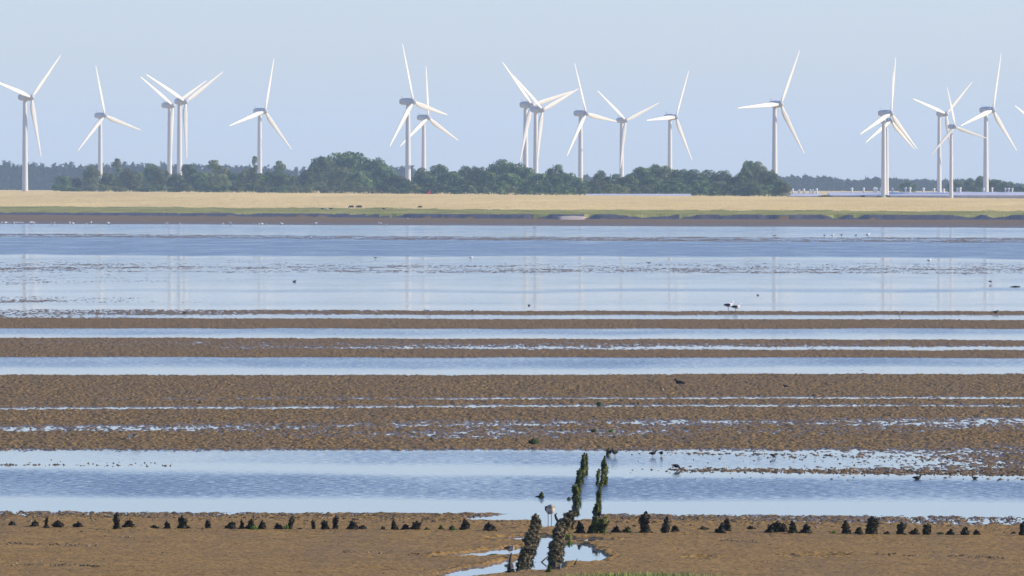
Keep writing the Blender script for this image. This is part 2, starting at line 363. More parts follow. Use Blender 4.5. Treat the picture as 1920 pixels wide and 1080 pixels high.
# water: one level sheet; 'ripple' says how hard the wind lies on it
WR = [(400, 400, 400, .5), (421, 425, 429, .3), (424, 429, 432, .50), (433, 439, 441, .35), (437, 443, 445, .25), (446, 453, 457, .9), (452, 458, 462, 1.0), (475, 479, 483, 1.0),
      (478, 482, 487, .10), (484, 487, 492, .30), (530, 530, 530, .24), (541, 539, 538, .1), (545, 545, 545, (.3, .5, .5)), (550, 550, 550, .08), (566, 566, 566, (.16, .16, .16)), (571, 571, 571, (.25, .25, .25)), (577, 577, 577, .05),
      (592, 592, 592, .25), (600, 600, 600, .2), (617, 617, 617, .5), (624, 624, 624, .6), (629, 629, 630, .25), (633, 634, 635, .08), (652, 652, 652, .1), (671, 671, 671, .55),
      (680, 680, 680, .75), (688, 688, 686, .5), (693, 693, 690, .15), (703, 703, 703, .05), (842, 843, 850, (.05, .12, .02)), (848, 848, 860, (.15, .5, .02)), (866, 866, 880, (.1, .6, .02)), (872, 873, 890, (.03, .25, .03)),
      (878, 880, 896, (.1, .05, .06)), (884, 889, 902, (.5, .12, .35)), (893, 895, 907, (.95, .7, .8)), (905, 905, 912, 1.0), (925, 928, 930, .85), (934, 938, 942, .3), (938, 942, 947, .05), (960, 960, 960, .02), (1130, 1130, 1130, .05), (2000, 2000, 2000, .1)]
wv = np.array([r[:3] for r in WR], float); wr = np.array([(r[3] if isinstance(r[3], tuple) else (r[3],) * 3) for r in WR], float)
Yw = np.concatenate([[130, 140, 146], CAMH * F / (np.arange(1105, 405, -.8) - VH), [1950, 2000]])
kw = np.geomspace(20, 13000, 26); uw = np.concatenate([(-60 - kw)[::-1], np.arange(-60, 1981, 12.0), 1980 + kw])
YW = np.repeat(Yw[:, None], len(uw), 1); XW = (uw[None, :] - 960) / F * YW; VW = VH + CAMH * F / YW
VW2 = VW + vn(XW / 12, YW / 80, 51) * 2.2 + vn(XW / 4, YW / 30, 52) * 1.0
a_, b_ = at3(wv, uw), at3(wr, uw); RP = np.empty_like(VW)
for j in range(len(uw)): RP[:, j] = np.interp(VW2[:, j], a_[:, j], b_[:, j])
ii = np.arange(YW.size).reshape(YW.shape)
me = np_mesh('water', np.stack([XW, YW, 0 * XW], -1).reshape(-1, 3), np.stack([ii[:-1, :-1], ii[:-1, 1:], ii[1:, 1:], ii[1:, :-1]], -1).reshape(-1, 4))
at_ = me.attributes.new('ripple', 'FLOAT', 'POINT'); at_.data.foreach_set('value', RP.reshape(-1).astype(np.float32))
tag(link('water', me, None, M['water']), 'shallow tidal water between the mud bars, partly ruffled by wind', None, None, 'structure')

# ------------------------------------------------------------------ wind turbines
NAC_H = 35.0; RB = 22.0
def blade_mesh():
    mb = MB(); pts = []; st = [(0.6, .55, .50, 0), (1.6, .60, .48, 14), (3.2, .95, .36, 16), (5.0, 1.10, .26, 12), (9, .92, .19, 7), (14, .66, .13, 3), (19, .42, .08, 1), (21.4, .24, .05, 0), (22, .06, .03, 0)]
    rings = []; n = 12
    for r, ch, th, tw in st:
        a = R_(tw + 8); ring = []
        for j in range(n):
            t = 2 * math.pi * j / n; x = ch * .5 * math.cos(t) * 1.75 + (.22 * ch if r > 2 else 0); y = th * math.sin(t) * (.75 + .25 * math.cos(t))
            ring.append((x * math.cos(a) - y * math.sin(a), x * math.sin(a) + y * math.cos(a), r))
        rings.append(ring)
    vs = [v for r in rings for v in r]; fs = []
    for i in range(len(st) - 1):
        for j in range(n): fs.append((i * n + j, i * n + (j + 1) % n, (i + 1) * n + (j + 1) % n, (i + 1) * n + j))
    fs.append(tuple(range(n))[::-1]); fs.append(tuple((len(st) - 1) * n + j for j in range(n)))
    mb.add(vs, fs); return mb.mesh('rotor_blade')
def revolve(prof, n=24, axis='z'):
    mb = MB(); vs = []
    for r, z in prof:
        for j in range(n):
            t = 2 * math.pi * j / n
            vs.append((r * math.cos(t), r * math.sin(t), z) if axis == 'z' else (r * math.cos(t), -z, r * math.sin(t)))
    fs = []
    for i in range(len(prof) - 1):
        for j in range(n): fs.append((i * n + j, i * n + (j + 1) % n, (i + 1) * n + (j + 1) % n, (i + 1) * n + j))
    fs.append(tuple(range(n))[::-1]); fs.append(tuple((len(prof) - 1) * n + j for j in range(n))); mb.add(vs, fs); return mb
# local frame: rotor axis along -Y (front), z up
blade_me = blade_mesh()
tower_me = revolve([(1.08, 0), (1.05, .1), (.96, .33), (.98, .335), (.86, .66), (.88, .665), (.72, .985), (.67, 1.0)]).mesh('tower')
ncm = MB()
prof = [(3.4, .30, .35), (3.2, .85, .85), (2.4, 1.15, 1.15), (.5, 1.3, 1.3), (-1.2, 1.3, 1.25), (-1.9, 1.0, 1.0)]
vs = []; n = 16
for y, hx, hz in prof:
    for j in range(n):
        t = 2 * math.pi * j / n; c, s = math.cos(t), math.sin(t); e = .55
        vs.append((hx * math.copysign(abs(c) ** e, c), y, hz * math.copysign(abs(s) ** e, s) + .12))
fs = [(i * n + j, (i + 1) * n + j, (i + 1) * n + (j + 1) % n, i * n + (j + 1) % n) for i in range(len(prof) - 1) for j in range(n)]
fs += [tuple(range(n)), tuple((len(prof) - 1) * n + j for j in range(n))[::-1]]
ncm.add(vs, fs); ncm.tube([(0, 2.4, 1.2), (0, 2.4, 2.3)], [.06, .05], 6); ncm.box(-.3, .3, 2.2, 2.6, 1.9, 2.1)
nac_me = ncm.mesh('nacelle')
hub_me = revolve([(.5, 1.85), (.95, 2.0), (1.05, 2.6), (.8, 3.2), (.35, 3.6), (.05, 3.7)], 18, 'y').mesh('hub')
for me_, mt_ in ((blade_me, 'white'), (tower_me, 'white_tower'), (nac_me, 'nacelle'), (hub_me, 'nacelle')): me_.materials.append(M[mt_])
# hub u, v, cos(yaw), blade px, blade phase, tower u, distance beyond the field edge, label, short name
TUR = [
 (59.5, 183, .62, 116, 46, 47, 25, 'white wind turbine nearest the left edge, its whole tower clear of trees', 'the leftmost turbine'),
 (197, 217, .70, 97, 106, 188, 700, 'smaller white wind turbine alone between the leftmost turbine and a crossed pair', 'the second turbine'),
 (324, 198, .68, 101, 62, 318, 640, 'rear wind turbine of the crossed pair at left, tower on the left side', 'the crossed pair'),
 (348, 191, .75, 108, 58, 336.5, 480, 'front wind turbine of the crossed pair at left, blade hanging down on its right', 'the crossed pair'),
 (497, 209, .66, 103, 14, 487, 620, 'wind turbine standing alone above a slim pale tree, left of the tallest pair', 'the lone turbine'),
 (775, 191, .57, 115, 102, 765, 330, 'tallest white wind turbine, front one of the pair right of the big dome trees', 'the tallest turbine'),
 (803, 221, .65, 98, 116, 794.5, 760, 'shorter wind turbine just behind and right of the tallest turbine', 'the tallest pair'),
 (997, 197, .72, 112, 76, 985.5, 480, 'left wind turbine of the central pair with overlapping rotors', 'the central pair'),
 (1017, 206, .68, 108, 68, 1004.5, 420, 'right wind turbine of the central pair, its nacelle the lower one', 'the central pair'),
 (1099, 213, .58, 103, 98, 1088.5, 520, 'wind turbine right of the central pair with one blade nearly upright', 'the turbine right of the central pair'),
 (1173, 226, .76, 91, 68, 1165.5, 640, 'lower wind turbine with a Y shaped rotor and one blade straight down its tower', 'the Y shaped turbine'),
 (1267, 220, .58, 98, 26, 1256, 560, 'wind turbine with a level blade pointing left above the round hedge trees', 'the turbine with a level blade'),
 (1463, 196, .74, 113, 26, 1452.5, 200, 'wind turbine at the right end of the tree belt with a long level left blade', 'the turbine at the end of the tree belt'),
 (1670, 213, .62, 107, 8, 1657, 25, 'front wind turbine of the overlapping right pair, tower foot at the field edge', 'the overlapping right pair'),
 (1670.5, 227, .60, 94, 4, 1662, 200, 'wind turbine hidden behind the front one of the overlapping right pair, hub slightly lower', 'the overlapping right pair'),
 (1773, 214, .76, 91, 48, 1761, 420, 'wind turbine with a wide V of raised blades behind the small turbine', 'the turbine with raised blades'),
 (1790, 238, .84, 77, 106, 1783.5, 12, 'smallest wind turbine with a boxy nacelle, tower foot at the field edge', 'the smallest turbine'),
 (1861, 207, .62, 110, 14, 1848.5, 450, 'wind turbine above the dark round trees near the right edge', 'the turbine above the dark trees'),
 (1957, 244, .64, 104, 56, 1948, 300, 'wind turbine cut off by the right edge, only a blade tip showing', 'the cut off turbine')]
def dT(u): return float(at3(np.array([DT], float), np.array([float(u)]))[0, 0])
def zT(u, extra):
    zt = float(at3(np.array([ZT], float), np.array([float(u)]))[0, 0])
    return zt - .5 * min(extra / 150, 1) + (3.2 - (zt - .5)) * max(0, min((extra - 150) / 5500, 1))
proto = None
def make_turbine():
    t = empty('wind_turbine', (0, 0, 0)); link('tower', tower_me, t); nz = link('nacelle', nac_me, t); hb = link('hub', hub_me, t)
    for i in range(3): link('rotor_blade', blade_me, t)
    return t
for i, (hu, hv, c, rp, th, tu, ex, lab, short) in enumerate(TUR):
    D = dT(tu) + ex; s = rp * D / F / RB; psi = math.acos(c); zg = zT(tu, ex) - .3
    if proto is None: proto = t = make_turbine()
    else:
        t = proto.copy(); COL.objects.link(t)
        for chd in list(proto.children):
            q = chd.copy(); COL.objects.link(q); q.parent = t
    hubz = CAMH + (VH - hv) * D / F; H = (hubz - zg) / s
    t.location = ((tu - 960) / F * D, D, zg); t.scale = (s, s, s); t.rotation_euler = (0, 0, 0)
    kids = {}; bl = []
    for q in t.children:
        if q.name.startswith('rotor_blade'): bl.append(q)
        else: kids[q.name.split('.')[0]] = q
    kids['tower'].scale = (1, 1, H - 1.0); kids['tower'].location = (0, 0, 0)
    fwd = ((hu - tu) * D / F / s) / math.sin(psi)         # how far the rotor sits before the tower axis
    rot = Matrix.Rotation(psi, 4, 'Z')                      # -Y turned towards +X
    kids['nacelle'].matrix_basis = Matrix.Translation((0, 0, H)) @ rot @ Matrix.Translation((0, -(fwd - 2.4), 0))
    kids['hub'].matrix_basis = Matrix.Translation((0, 0, H)) @ rot @ Matrix.Translation((0, -(fwd - 2.4), 0))
    for kk, b in enumerate(bl):
        b.matrix_basis = Matrix.Translation((0, 0, H)) @ rot @ Matrix.Translation((0, -fwd, 0)) @ Matrix.Rotation(R_(th + 120 * kk), 4, 'Y')
    tag(t, lab, 'wind turbine', 'wind turbines beyond the dry field')

# ------------------------------------------------------------------ trees
def leaf_cloud(lobes, count, size, seed, squash=1.0):
    """many small leaf clump faces on and in a set of ellipsoid lobes (cx,cy,cz,rx,ry,rz); returns a mesh"""
    g = np.random.default_rng(seed); lb = np.array(lobes, float); wts = lb[:, 3] * lb[:, 5] + lb[:, 3] * lb[:, 4]; wts /= wts.sum()
    k = g.choice(len(lb), count, p=wts); d = g.normal(size=(count, 3)); d /= np.linalg.norm(d, axis=1)[:, None]
    d[:, 2] = np.where(d[:, 2] < -.5, -d[:, 2], d[:, 2])
    rad = 1 - np.abs(g.normal(0, .13, count)) + g.normal(0, .04, count)
    p = lb[k, :3] + d * lb[k, 3:6] * rad[:, None]
    p[:, 2] = np.maximum(p[:, 2], .02)
    nn = d + g.normal(0, .36, (count, 3)); nn /= np.linalg.norm(nn, axis=1)[:, None]
    a = np.cross(nn, g.normal(size=(count, 3))); a /= np.linalg.norm(a, axis=1)[:, None]; b = np.cross(nn, a)
    s = size * g.uniform(.6, 1.4, (count, 1)); f = g.uniform(.5, 1.0, (count, 1))
    V = np.stack([p - a * s, p - b * s * f, p + a * s, p + b * s * f * .8], 1).reshape(-1, 3)
    return np_mesh('crown', V, np.arange(count * 4).reshape(-1, 4), False)
def crown_variant(kind, seed):
    g = random.Random(seed); lobes = []
    if kind == 'round':
        for _ in range(20):
            a = g.uniform(0, 6.28); e = math.asin(g.uniform(.0, .97)); rr = .33
            lobes.append((rr * math.cos(e) * math.cos(a), rr * math.cos(e) * math.sin(a), .34 + .47 * math.sin(e), g.uniform(.13, .21), g.uniform(.13, .21), g.uniform(.12, .19)))
        lobes.append((0, 0, .42, .40, .40, .46)); lobes.append((0, 0, .22, .47, .47, .24))
        return leaf_cloud(lobes, 4200, .024, seed)
    if kind == 'slim':
        for _ in range(13):
            z = g.uniform(.25, .92); rr = .34 * (1.02 - z) + .06; a = g.uniform(0, 6.28)
            lobes.append((rr * math.cos(a), rr * math.sin(a), z, g.uniform(.10, .24), g.uniform(.10, .24), g.uniform(.05, .10)))
        lobes.append((0, 0, .3, .34, .34, .28))
        return leaf_cloud(lobes, 1700, .030, seed)
    for _ in range(9):
        a = g.uniform(0, 6.28); r = g.uniform(.1, .35); lobes.append((r * math.cos(a), r * math.sin(a), g.uniform(.2, .65), .2, .2, g.uniform(.18, .32)))
    lobes.append((0, 0, .3, .42, .42, .42))
    return leaf_cloud(lobes, 1700, .034, seed)
CV = {'round': [crown_variant('round', 100 + i) for i in range(6)], 'slim': [crown_variant('slim', 200 + i) for i in range(3)], 'bush': [crown_variant('bush', 300 + i) for i in range(4)]}
PALE = {}
for kk in CV:
    for me_ in CV[kk]: me_.materials.append(M['leaf'])
    PALE[kk] = []
    for me_ in CV[kk]:
        c_ = me_.copy(); c_.materials.clear(); c_.materials.append(M['leaf_pale']); PALE[kk].append(c_)
def trunk_me(seed):
    g = random.Random(seed); mb = MB(); mb.tube([(0, 0, 0), (.01, 0, .15), (0, .01, .45), (.01, 0, .7)], [.035, .026, .02, .01], 7)
    for _ in range(4):
        a = g.uniform(0, 6.28); z = g.uniform(.2, .45); mb.tube([(0, 0, z), (.12 * math.cos(a), .12 * math.sin(a), z + .12), (.24 * math.cos(a), .24 * math.sin(a), z + .3)], [.014, .01, .004], 5)
    return mb.mesh('trunk')
TK = [trunk_me(i) for i in range(4)]
for me_ in TK: me_.materials.append(M['bark'])
def make_tree(u, top, wpx, ex, kind, pale, label, group, name='tree', cat='tree'):
    D = dT(u) + ex; X = (u - 960) / F * D; zg = zT(u, ex) - .25; h = CAMH + (VH - top) * D / F - zg; wd = wpx * D / F
    t = empty(name, (X, D, zg)); g = random.Random(int(u * 7 + top))
    cm = (PALE if pale else CV)[kind]; q = link('crown', cm[g.randrange(len(cm))], t)
    q.scale = (wd * 1.2, wd * 1.2, h * 1.02); q.rotation_euler = (0, 0, g.uniform(0, 6.28))
    if name != 'bush':
        k_ = link('trunk', TK[g.randrange(4)], t); k_.scale = (wd * .6, wd * .6, h * .9)
    else:
        k_ = link('stem', TK[g.randrange(4)], t); k_.scale = (wd * .4, wd * .4, h * .8)
    tag(t, label, cat, group); return t
# (u, top row, width px, extra distance, kind, pale)
TR = [(118, 326, 34, 120, 'round', 0), (141, 331, 30, 150, 'round', 1), (172, 306, 34, 160, 'round', 1), (203, 322, 36, 130, 'round', 0), (219, 297, 28, 200, 'slim', 1), (243, 312, 46, 110, 'round', 1),
 (262, 318, 34, 210, 'round', 0), (285, 302, 38, 190, 'round', 0), (303, 314, 40, 120, 'round', 1), (330, 322, 34, 100, 'round', 0), (354, 302, 38, 200, 'round', 0), (372, 321, 40, 120, 'round', 0), (391, 318, 30, 150, 'round', 1),
 (402, 287, 30, 210, 'slim', 1), (417, 300, 36, 190, 'slim', 1), (410, 322, 44, 110, 'round', 1), (436, 318, 40, 160, 'round', 0), (462, 312, 32, 140, 'round', 1), (475, 288, 20, 90, 'slim', 1), (484, 322, 40, 110, 'round', 0), (505, 318, 34, 170, 'round', 0), (526, 289, 27, 180, 'slim', 1), (530, 320, 46, 130, 'round', 0), (556, 326, 40, 150, 'round', 0),
 (578, 316, 34, 130, 'round', 0), (603, 286, 52, 220, 'round', 0), (628, 280, 58, 240, 'round', 0), (664, 279, 74, 230, 'round', 0), (640, 308, 54, 120, 'round', 1), (697, 290, 60, 210, 'round', 0), (676, 315, 50, 110, 'round', 0), (717, 305, 52, 160, 'round', 0), (742, 326, 52, 120, 'round', 0), (766, 336, 40, 100, 'round', 0),
 (793, 310, 38, 180, 'round', 0), (821, 304, 44, 200, 'round', 0), (805, 325, 48, 120, 'round', 0), (845, 318, 50, 130, 'round', 0), (871, 306, 36, 210, 'round', 0), (868, 332, 44, 90, 'round', 0), (897, 307, 40, 190, 'round', 0), (915, 318, 46, 120, 'round', 0), (937, 293, 56, 220, 'round', 0), (966, 299, 50, 190, 'round', 0), (952, 320, 54, 110, 'round', 0),
 (988, 309, 38, 150, 'round', 0), (1010, 320, 42, 130, 'round', 0), (1042, 303, 38, 200, 'round', 0), (1036, 324, 44, 110, 'round', 0), (1064, 319, 38, 160, 'round', 0), (1088, 330, 40, 120, 'round', 0),
 (1125, 315, 30, 190, 'round', 0), (1120, 334, 38, 110, 'round', 1), (1150, 322, 40, 150, 'round', 0), (1178, 323, 36, 130, 'round', 0), (1202, 309, 50, 200, 'round', 0), (1228, 303, 52, 230, 'round', 0), (1252, 306, 48, 210, 'round', 1), (1276, 312, 42, 190, 'round', 0), (1222, 328, 48, 110, 'round', 0), (1262, 330, 46, 100, 'round', 0),
 (1303, 313, 48, 180, 'round', 0), (1330, 314, 42, 190, 'round', 0), (1312, 334, 44, 90, 'round', 0), (1357, 315, 44, 170, 'round', 0), (1348, 336, 42, 100, 'round', 1), (1383, 321, 34, 130, 'round', 0), (1403, 294, 34, 220, 'round', 0), (1423, 297, 36, 200, 'round', 1), (1396, 316, 36, 120, 'round', 0), (1440, 314, 40, 150, 'round', 0), (1462, 333, 36, 110, 'round', 0), (1415, 338, 42, 80, 'round', 0)]
TR2 = [(1702, 337, 30, 900, 'round', 0), (1792, 337, 34, 800, 'round', 0), (1822, 331, 32, 780, 'round', 0), (1842, 326, 30, 760, 'round', 0), (1868, 334, 36, 760, 'round', 0), (1888, 337, 30, 740, 'round', 0), (1912, 345, 30, 740, 'round', 0), (1842, 346, 20, 650, 'bush', 1), (1940, 343, 40, 740, 'round', 0)]
ORD = ['first', 'second', 'third', 'fourth', 'fifth', 'sixth', 'seventh', 'eighth', 'ninth', 'tenth', 'eleventh', 'twelfth', 'thirteenth', 'fourteenth', 'fifteenth']
def ordlabel(items, marks, fmt):
    """items: (u, look); marks: (u, phrase). Label: <look> ... <n-th> to the right of <phrase>"""
    cnt = {}; out = {}
    for i in sorted(range(len(items)), key=lambda i: items[i][0]):
        mk = None
        for mu, ph in marks:
            if mu <= items[i][0]: mk = ph
        cnt[mk] = cnt.get(mk, -1) + 1
        out[i] = fmt(items[i][1], ORD[cnt[mk]], mk)
    return out
TM = [(-99, None), (188, 'the second turbine'), (318, 'the crossed turbine pair'), (487, 'the lone turbine'), (590, 'the big dome left edge'), (765, 'the tallest turbine'), (880, 'the gap right of the tallest turbine pair'), (1004, 'the central turbine pair'),
      (1088, 'the upright blade turbine'), (1165, 'the Y shaped turbine'), (1256, 'the level blade turbine'), (1375, 'the belt end dip')]
TM = [m for m in TM if m[0] != 880] 
def looks(t):
    u, top, wd, ex, kd, pl = t
    return ('slim pale feathery tree' if kd == 'slim' else ('tall domed dark tree' if top < 300 else 'pale green rounded tree' if pl else 'low dark rounded tree' if top > 325 else 'dark green rounded tree'))
tl = ordlabel([(t[0], looks(t)) for t in TR], TM, lambda lk, o, mk: f'{lk}, {o} right of {mk}' if mk else f'{lk}, {o} from the left end of the belt')
for i, t in enumerate(TR): make_tree(*t, tl[i], 'trees of the belt beyond the dry field')
R2L = ['dark round tree showing right of the overlapping right turbine pair', 'dark round tree just right of the smallest turbine tower', 'round tree second to the right of the smallest turbine', 'tallest dark round tree beside the last whole turbine tower',
       'dark round tree just right of the last whole turbine tower', 'dark tree second right of the last whole turbine tower', 'low dark tree at the right end of the photo', 'small pale green bush before the dark round trees at right', 'dark tree cut by the right edge of the photo']
for i, t in enumerate(TR2):
    make_tree(*t, R2L[i], 'dark trees at the right behind the pale roofs', 'bush' if t[4] == 'bush' else 'tree', 'bush' if t[4] == 'bush' else 'tree')
g = random.Random(5); BU = []
u = 116
while u < 1475:
    BU.append((u, g.uniform(337, 349), g.uniform(26, 38), g.uniform(45, 75), 'bush', 1 if g.random() < .35 else 0)); u += g.uniform(20, 30)
bl = ordlabel([(t[0], 'low pale green bush' if t[5] else 'low dark green bush') for t in BU], TM, lambda lk, o, mk: f'{lk} at belt foot, {o} right of {mk}' if mk else f'{lk} at the belt foot, {o} from its left end')
for i, t in enumerate(BU): make_tree(*t, bl[i], 'bushes along the foot of the tree belt', 'bush', 'bush')
for (u_, wpx_, ex_, lb) in [(1545, 30, 20, 'flat dark bush at the left end of the pale roofs'), (1617, 11, 20, 'small dark mound left of the overlapping turbine pair foot'), (1649, 9, 15, 'small dark bush just left of the right pair tower foot'), (1665, 10, 10, 'small dark bush just right of the right pair tower foot')]:
    make_tree(u_, 364.5, wpx_, ex_, 'bush', 0, lb, 'dark bushes before the pale roofs', 'bush', 'bush')

# far woods: one mass nobody could count
def far_wood():
    g = np.random.default_rng(3); Vs = []; Fs = 0
    tu = [-3000, 0, 100, 200, 330, 560, 735, 775, 800, 960, 1085, 1100, 1110, 1200, 1480, 1520, 1600, 1640, 1720, 1800, 1920, 5000]
    tt = [303, 303, 306, 305, 305, 314, 309, 312, 337, 345, 340, 323, 340, 345, 330, 329, 338, 333, 338, 338, 346, 346]
    allV = []
    for rowi in range(4):
        D = 4700 + rowi * 60
        x = -1750.0
        while x < 1750:
            u_ = 960 + x * F / D; top = np.interp(u_, tu, tt); h = CAMH + (VH - top) * D / F - 3.0
            con = (g.random() < (.75 if u_ < 1000 or u_ < 1620 else .2))
            h = h * g.uniform(.74, 1.0) if con else h * g.uniform(.75, .93); h = max(h, 3)
            if g.random() < .06 and con: h *= 1.07
            n = 260; z = g.uniform(0, 1, n) ** .8; r = (h * .17 if con else h * .30) * ((1 - z) ** .8 + .03 if con else np.sqrt(np.clip(1 - (z * 1.05 - .35) ** 2 / .5, 0.02, 1)))
            a = g.uniform(0, 6.28, n); rr = r * g.uniform(.55, 1.05, n)
            p = np.stack([x + rr * np.cos(a), D + rr * np.sin(a) + g.uniform(-15, 15), z * h + 3.0], 1)
            q = g.normal(size=(n, 2, 3)) * (.8 if con else 1.0); q[:, :, 2] *= .8
            allV.append(np.stack([p, p + q[:, 0], p + q[:, 1]], 1).reshape(-1, 3)); x += g.uniform(2.2, 4.4)
    V = np.concatenate(allV); return np_mesh('far_woods', V, np.arange(len(V)).reshape(-1, 3), False)
tag(link('far_woods', far_wood(), None, M['conifer']), 'hazy blue line of distant conifer woods on the horizon', 'wood', None, 'stuff')

# ------------------------------------------------------------------ long pale sheds at the right
M['pale_roof'] = noisy('pale_lilac_sheet_roof', [(.3, (.50, .50, .55)), (.7, (.60, .60, .65))], .3, .5, .4)
M['pale_wall'] = noisy('pale_shed_wall', [(.3, (.48, .47, .50)), (.7, (.58, .57, .60))], .4, .6, .3)
def shed(u0, u1, top, D, lab, vents, bot=None):
    x0, x1 = (u0 - 960) / F * D, (u1 - 960) / F * D; zt = CAMH + (VH - top) * D / F; zg = 2.4
    t = empty('long_shed', ((x0 + x1) / 2, D, zg)); hw = (x1 - x0) / 2; dp = 9; H = zt - zg
    w_ = MB(); w_.box(-hw, hw, -dp, dp, 0, H * .55); w_.build('wall', M['pale_wall'], t, False)
    r = MB(); r.add([(-hw - .5, -dp - .6, H * .55 + .01), (hw + .5, -dp - .6, H * .55 + .01), (hw + .5, dp + .6, H * .55 + .01), (-hw - .5, dp + .6, H * .55 + .01), (-hw - .5, 0, H), (hw + .5, 0, H)],
                    [(0, 1, 5, 4), (2, 3, 4, 5), (0, 4, 3), (1, 2, 5), (3, 2, 1, 0)])
    ro = r.build('roof', M['pale_roof'], t, False)
    for vu, ht, wd in vents:
        vx = (vu - 960) / F * D - (x0 + x1) / 2; b = MB(); hh = ht * D / F; ww = wd * D / F / 2
        b.tube([(vx, -.5, H - .35), (vx, -.5, H + hh * .62)], [ww * .72, ww * .6], 10)
        b.tube([(vx, -.5, H + hh * .55), (vx, -.5, H + hh * .66), (vx, -.5, H + hh * .9), (vx, -.5, H + hh)], [ww * .75, ww, ww * .8, ww * .25], 10)
        b.build('roof_vent', M['white'], t)
    tag(t, lab, 'shed', 'long pale sheds beyond the dry field'); return t
V1 = [(1486, 9, 5), (1498, 7, 6), (1507, 9, 5), (1519, 8, 5), (1524, 8, 5), (1531, 10, 5)]
V2 = [(1597, 9, 6), (1619, 9, 5), (1639, 10, 6), (1643, 9, 5), (1651, 9, 5), (1673, 8, 5), (1698, 10, 5), (1706, 10, 6), (1731, 9, 6), (1751, 8, 6), (1769, 7, 6)]
V3 = [(1795, 8, 5), (1800, 9, 6), (1844, 8, 5), (1860, 9, 5), (1885, 8, 4), (1891, 8, 5), (1898, 8, 4)]
shed(1478, 1536, 362.5, dT(1500) + 240, 'short pale shed with white roof vents right beside the tree belt end', V1)
shed(1556, 1782, 360.5, dT(1670) + 260, 'longest pale shed with white roof vents behind the overlapping turbine pair', V2)
shed(1787, 1985, 360.0, dT(1880) + 270, 'long pale shed with white roof vents at the right edge', V3)
shed(1102, 1292, 363.4, dT(1290) + 35, 'very low pale roof showing as a thin line below the tree belt', [])

# ------------------------------------------------------------------ mussel crusted posts
def crusted(w, h, kind, seed, lean=0.0, y=None):
    """returns core mesh and crust mesh for a stump w wide and h high (metres)"""
    g = np.random.default_rng(seed); n = 12; m_ = 9; r0 = w / 2
    prof = {'mound': lambda t: math.sqrt(max(1 - t ** 1.6, 0)) * (1 - .15 * t), 'peak': lambda t: (1 - t) ** .75 * .92 + .08, 'column': lambda t: (.95 - .25 * t) * (1 if t < .85 else math.sqrt(max(1 - ((t - .85) / .15) ** 2, .02))),
            'knob': lambda t: (.95 - 1.1 * t if t < .45 else (.42 + .35 * math.sin((t - .45) / .55 * math.pi) if t < .98 else .15)), 'spike': lambda t: (1 - 2.2 * t if t < .36 else .16)}[kind]
    V = []; ph = g.uniform(0, 6.28, 4)
    for i in range(m_ + 1):
        t = i / m_; rr = r0 * max(prof(t), .03)
        for j in range(n):
            a = 2 * math.pi * j / n; q = rr * (1 + .18 * math.sin(2 * a + ph[0] + 3 * t) + .16 * math.sin(3 * a + ph[1] + 7 * t) + .10 * math.sin(11 * t + ph[2]) + g.normal(0, .10))
            V.append((q * math.cos(a) + lean * t * h + .06 * w * math.sin(4 * t + ph[2]), q * math.sin(a) + .06 * w * math.sin(4 * t + ph[3]), t * h * .97 - .04))
    fs = [(i * n + j, i * n + (j + 1) % n, (i + 1) * n + (j + 1) % n, (i + 1) * n + j) for i in range(m_) for j in range(n)]
    mb = MB(); mb.add(V, fs + [tuple(range(n))[::-1], tuple(m_ * n + j for j in range(n))]); core = mb.mesh('post_core')
    # shells: small cupped shards sticking out in all directions
    V = np.array(V); k_ = int(140 + 1900 * w * h); pick = g.integers(0, len(V), k_); c = V[pick].copy(); c[:, 2] += g.uniform(-.25, .25, k_) * h / m_; c[:, 2] = np.maximum(c[:, 2], -.02)
    ax = np.stack([lean * c[:, 2], np.zeros(k_), c[:, 2]], 1); d = c - ax; d /= np.maximum(np.linalg.norm(d, axis=1), 1e-4)[:, None]
    d = d * .55; d[:, 2] += g.uniform(-.5, .6, k_); d += g.normal(0, .55, (k_, 3)); d /= np.linalg.norm(d, axis=1)[:, None]
    a = np.cross(d, g.normal(size=(k_, 3))); a /= np.linalg.norm(a, axis=1)[:, None]; b = np.cross(d, a)
    s = g.uniform(.014, .038, (k_, 1)) * min(1.0, .55 + w * 1.8); t_ = s * .28
    tip = c + d * s; q = np.stack([c - a * s * .5, c + b * t_, c + a * s * .5, c - b * t_, tip + a * s * .2, tip - a * s * .22 + b * t_ * .4], 1).reshape(-1, 3)
    f = np.array([(0, 5, 1, 1), (1, 5, 4, 1), (1, 4, 2, 1), (2, 4, 3, 2), (3, 4, 5, 3), (3, 5, 0, 3)])[:, :3]
    fa = (np.arange(k_)[:, None, None] * 6 + f[None]).reshape(-1, 3)
    return core, np_mesh('shell_crust', q, fa, False)
def tuft(w, h, cnt, seed, name='weed'):
    g = np.random.default_rng(seed); a = g.uniform(0, 6.28, cnt); r = w / 2 * np.sqrt(g.uniform(0, 1, cnt)); b = np.stack([r * np.cos(a), r * np.sin(a), np.zeros(cnt) - .02], 1)
    t = b * g.uniform(1.0, 1.5, (cnt, 1)); t[:, 2] = h * g.uniform(.4, 1, cnt) * (1 - .5 * r / (w / 2)); s = np.stack([-np.sin(a), np.cos(a), 0 * a], 1) * w * .07
    m2 = (b + t) / 2; m2[:, 2] = t[:, 2] * .8
    V = np.stack([b - s, b + s, m2 + s, t, m2 - s], 1).reshape(-1, 3)
    return np_mesh(name, V, np.arange(cnt * 5).reshape(-1, 5), False)
seedc = [1000]
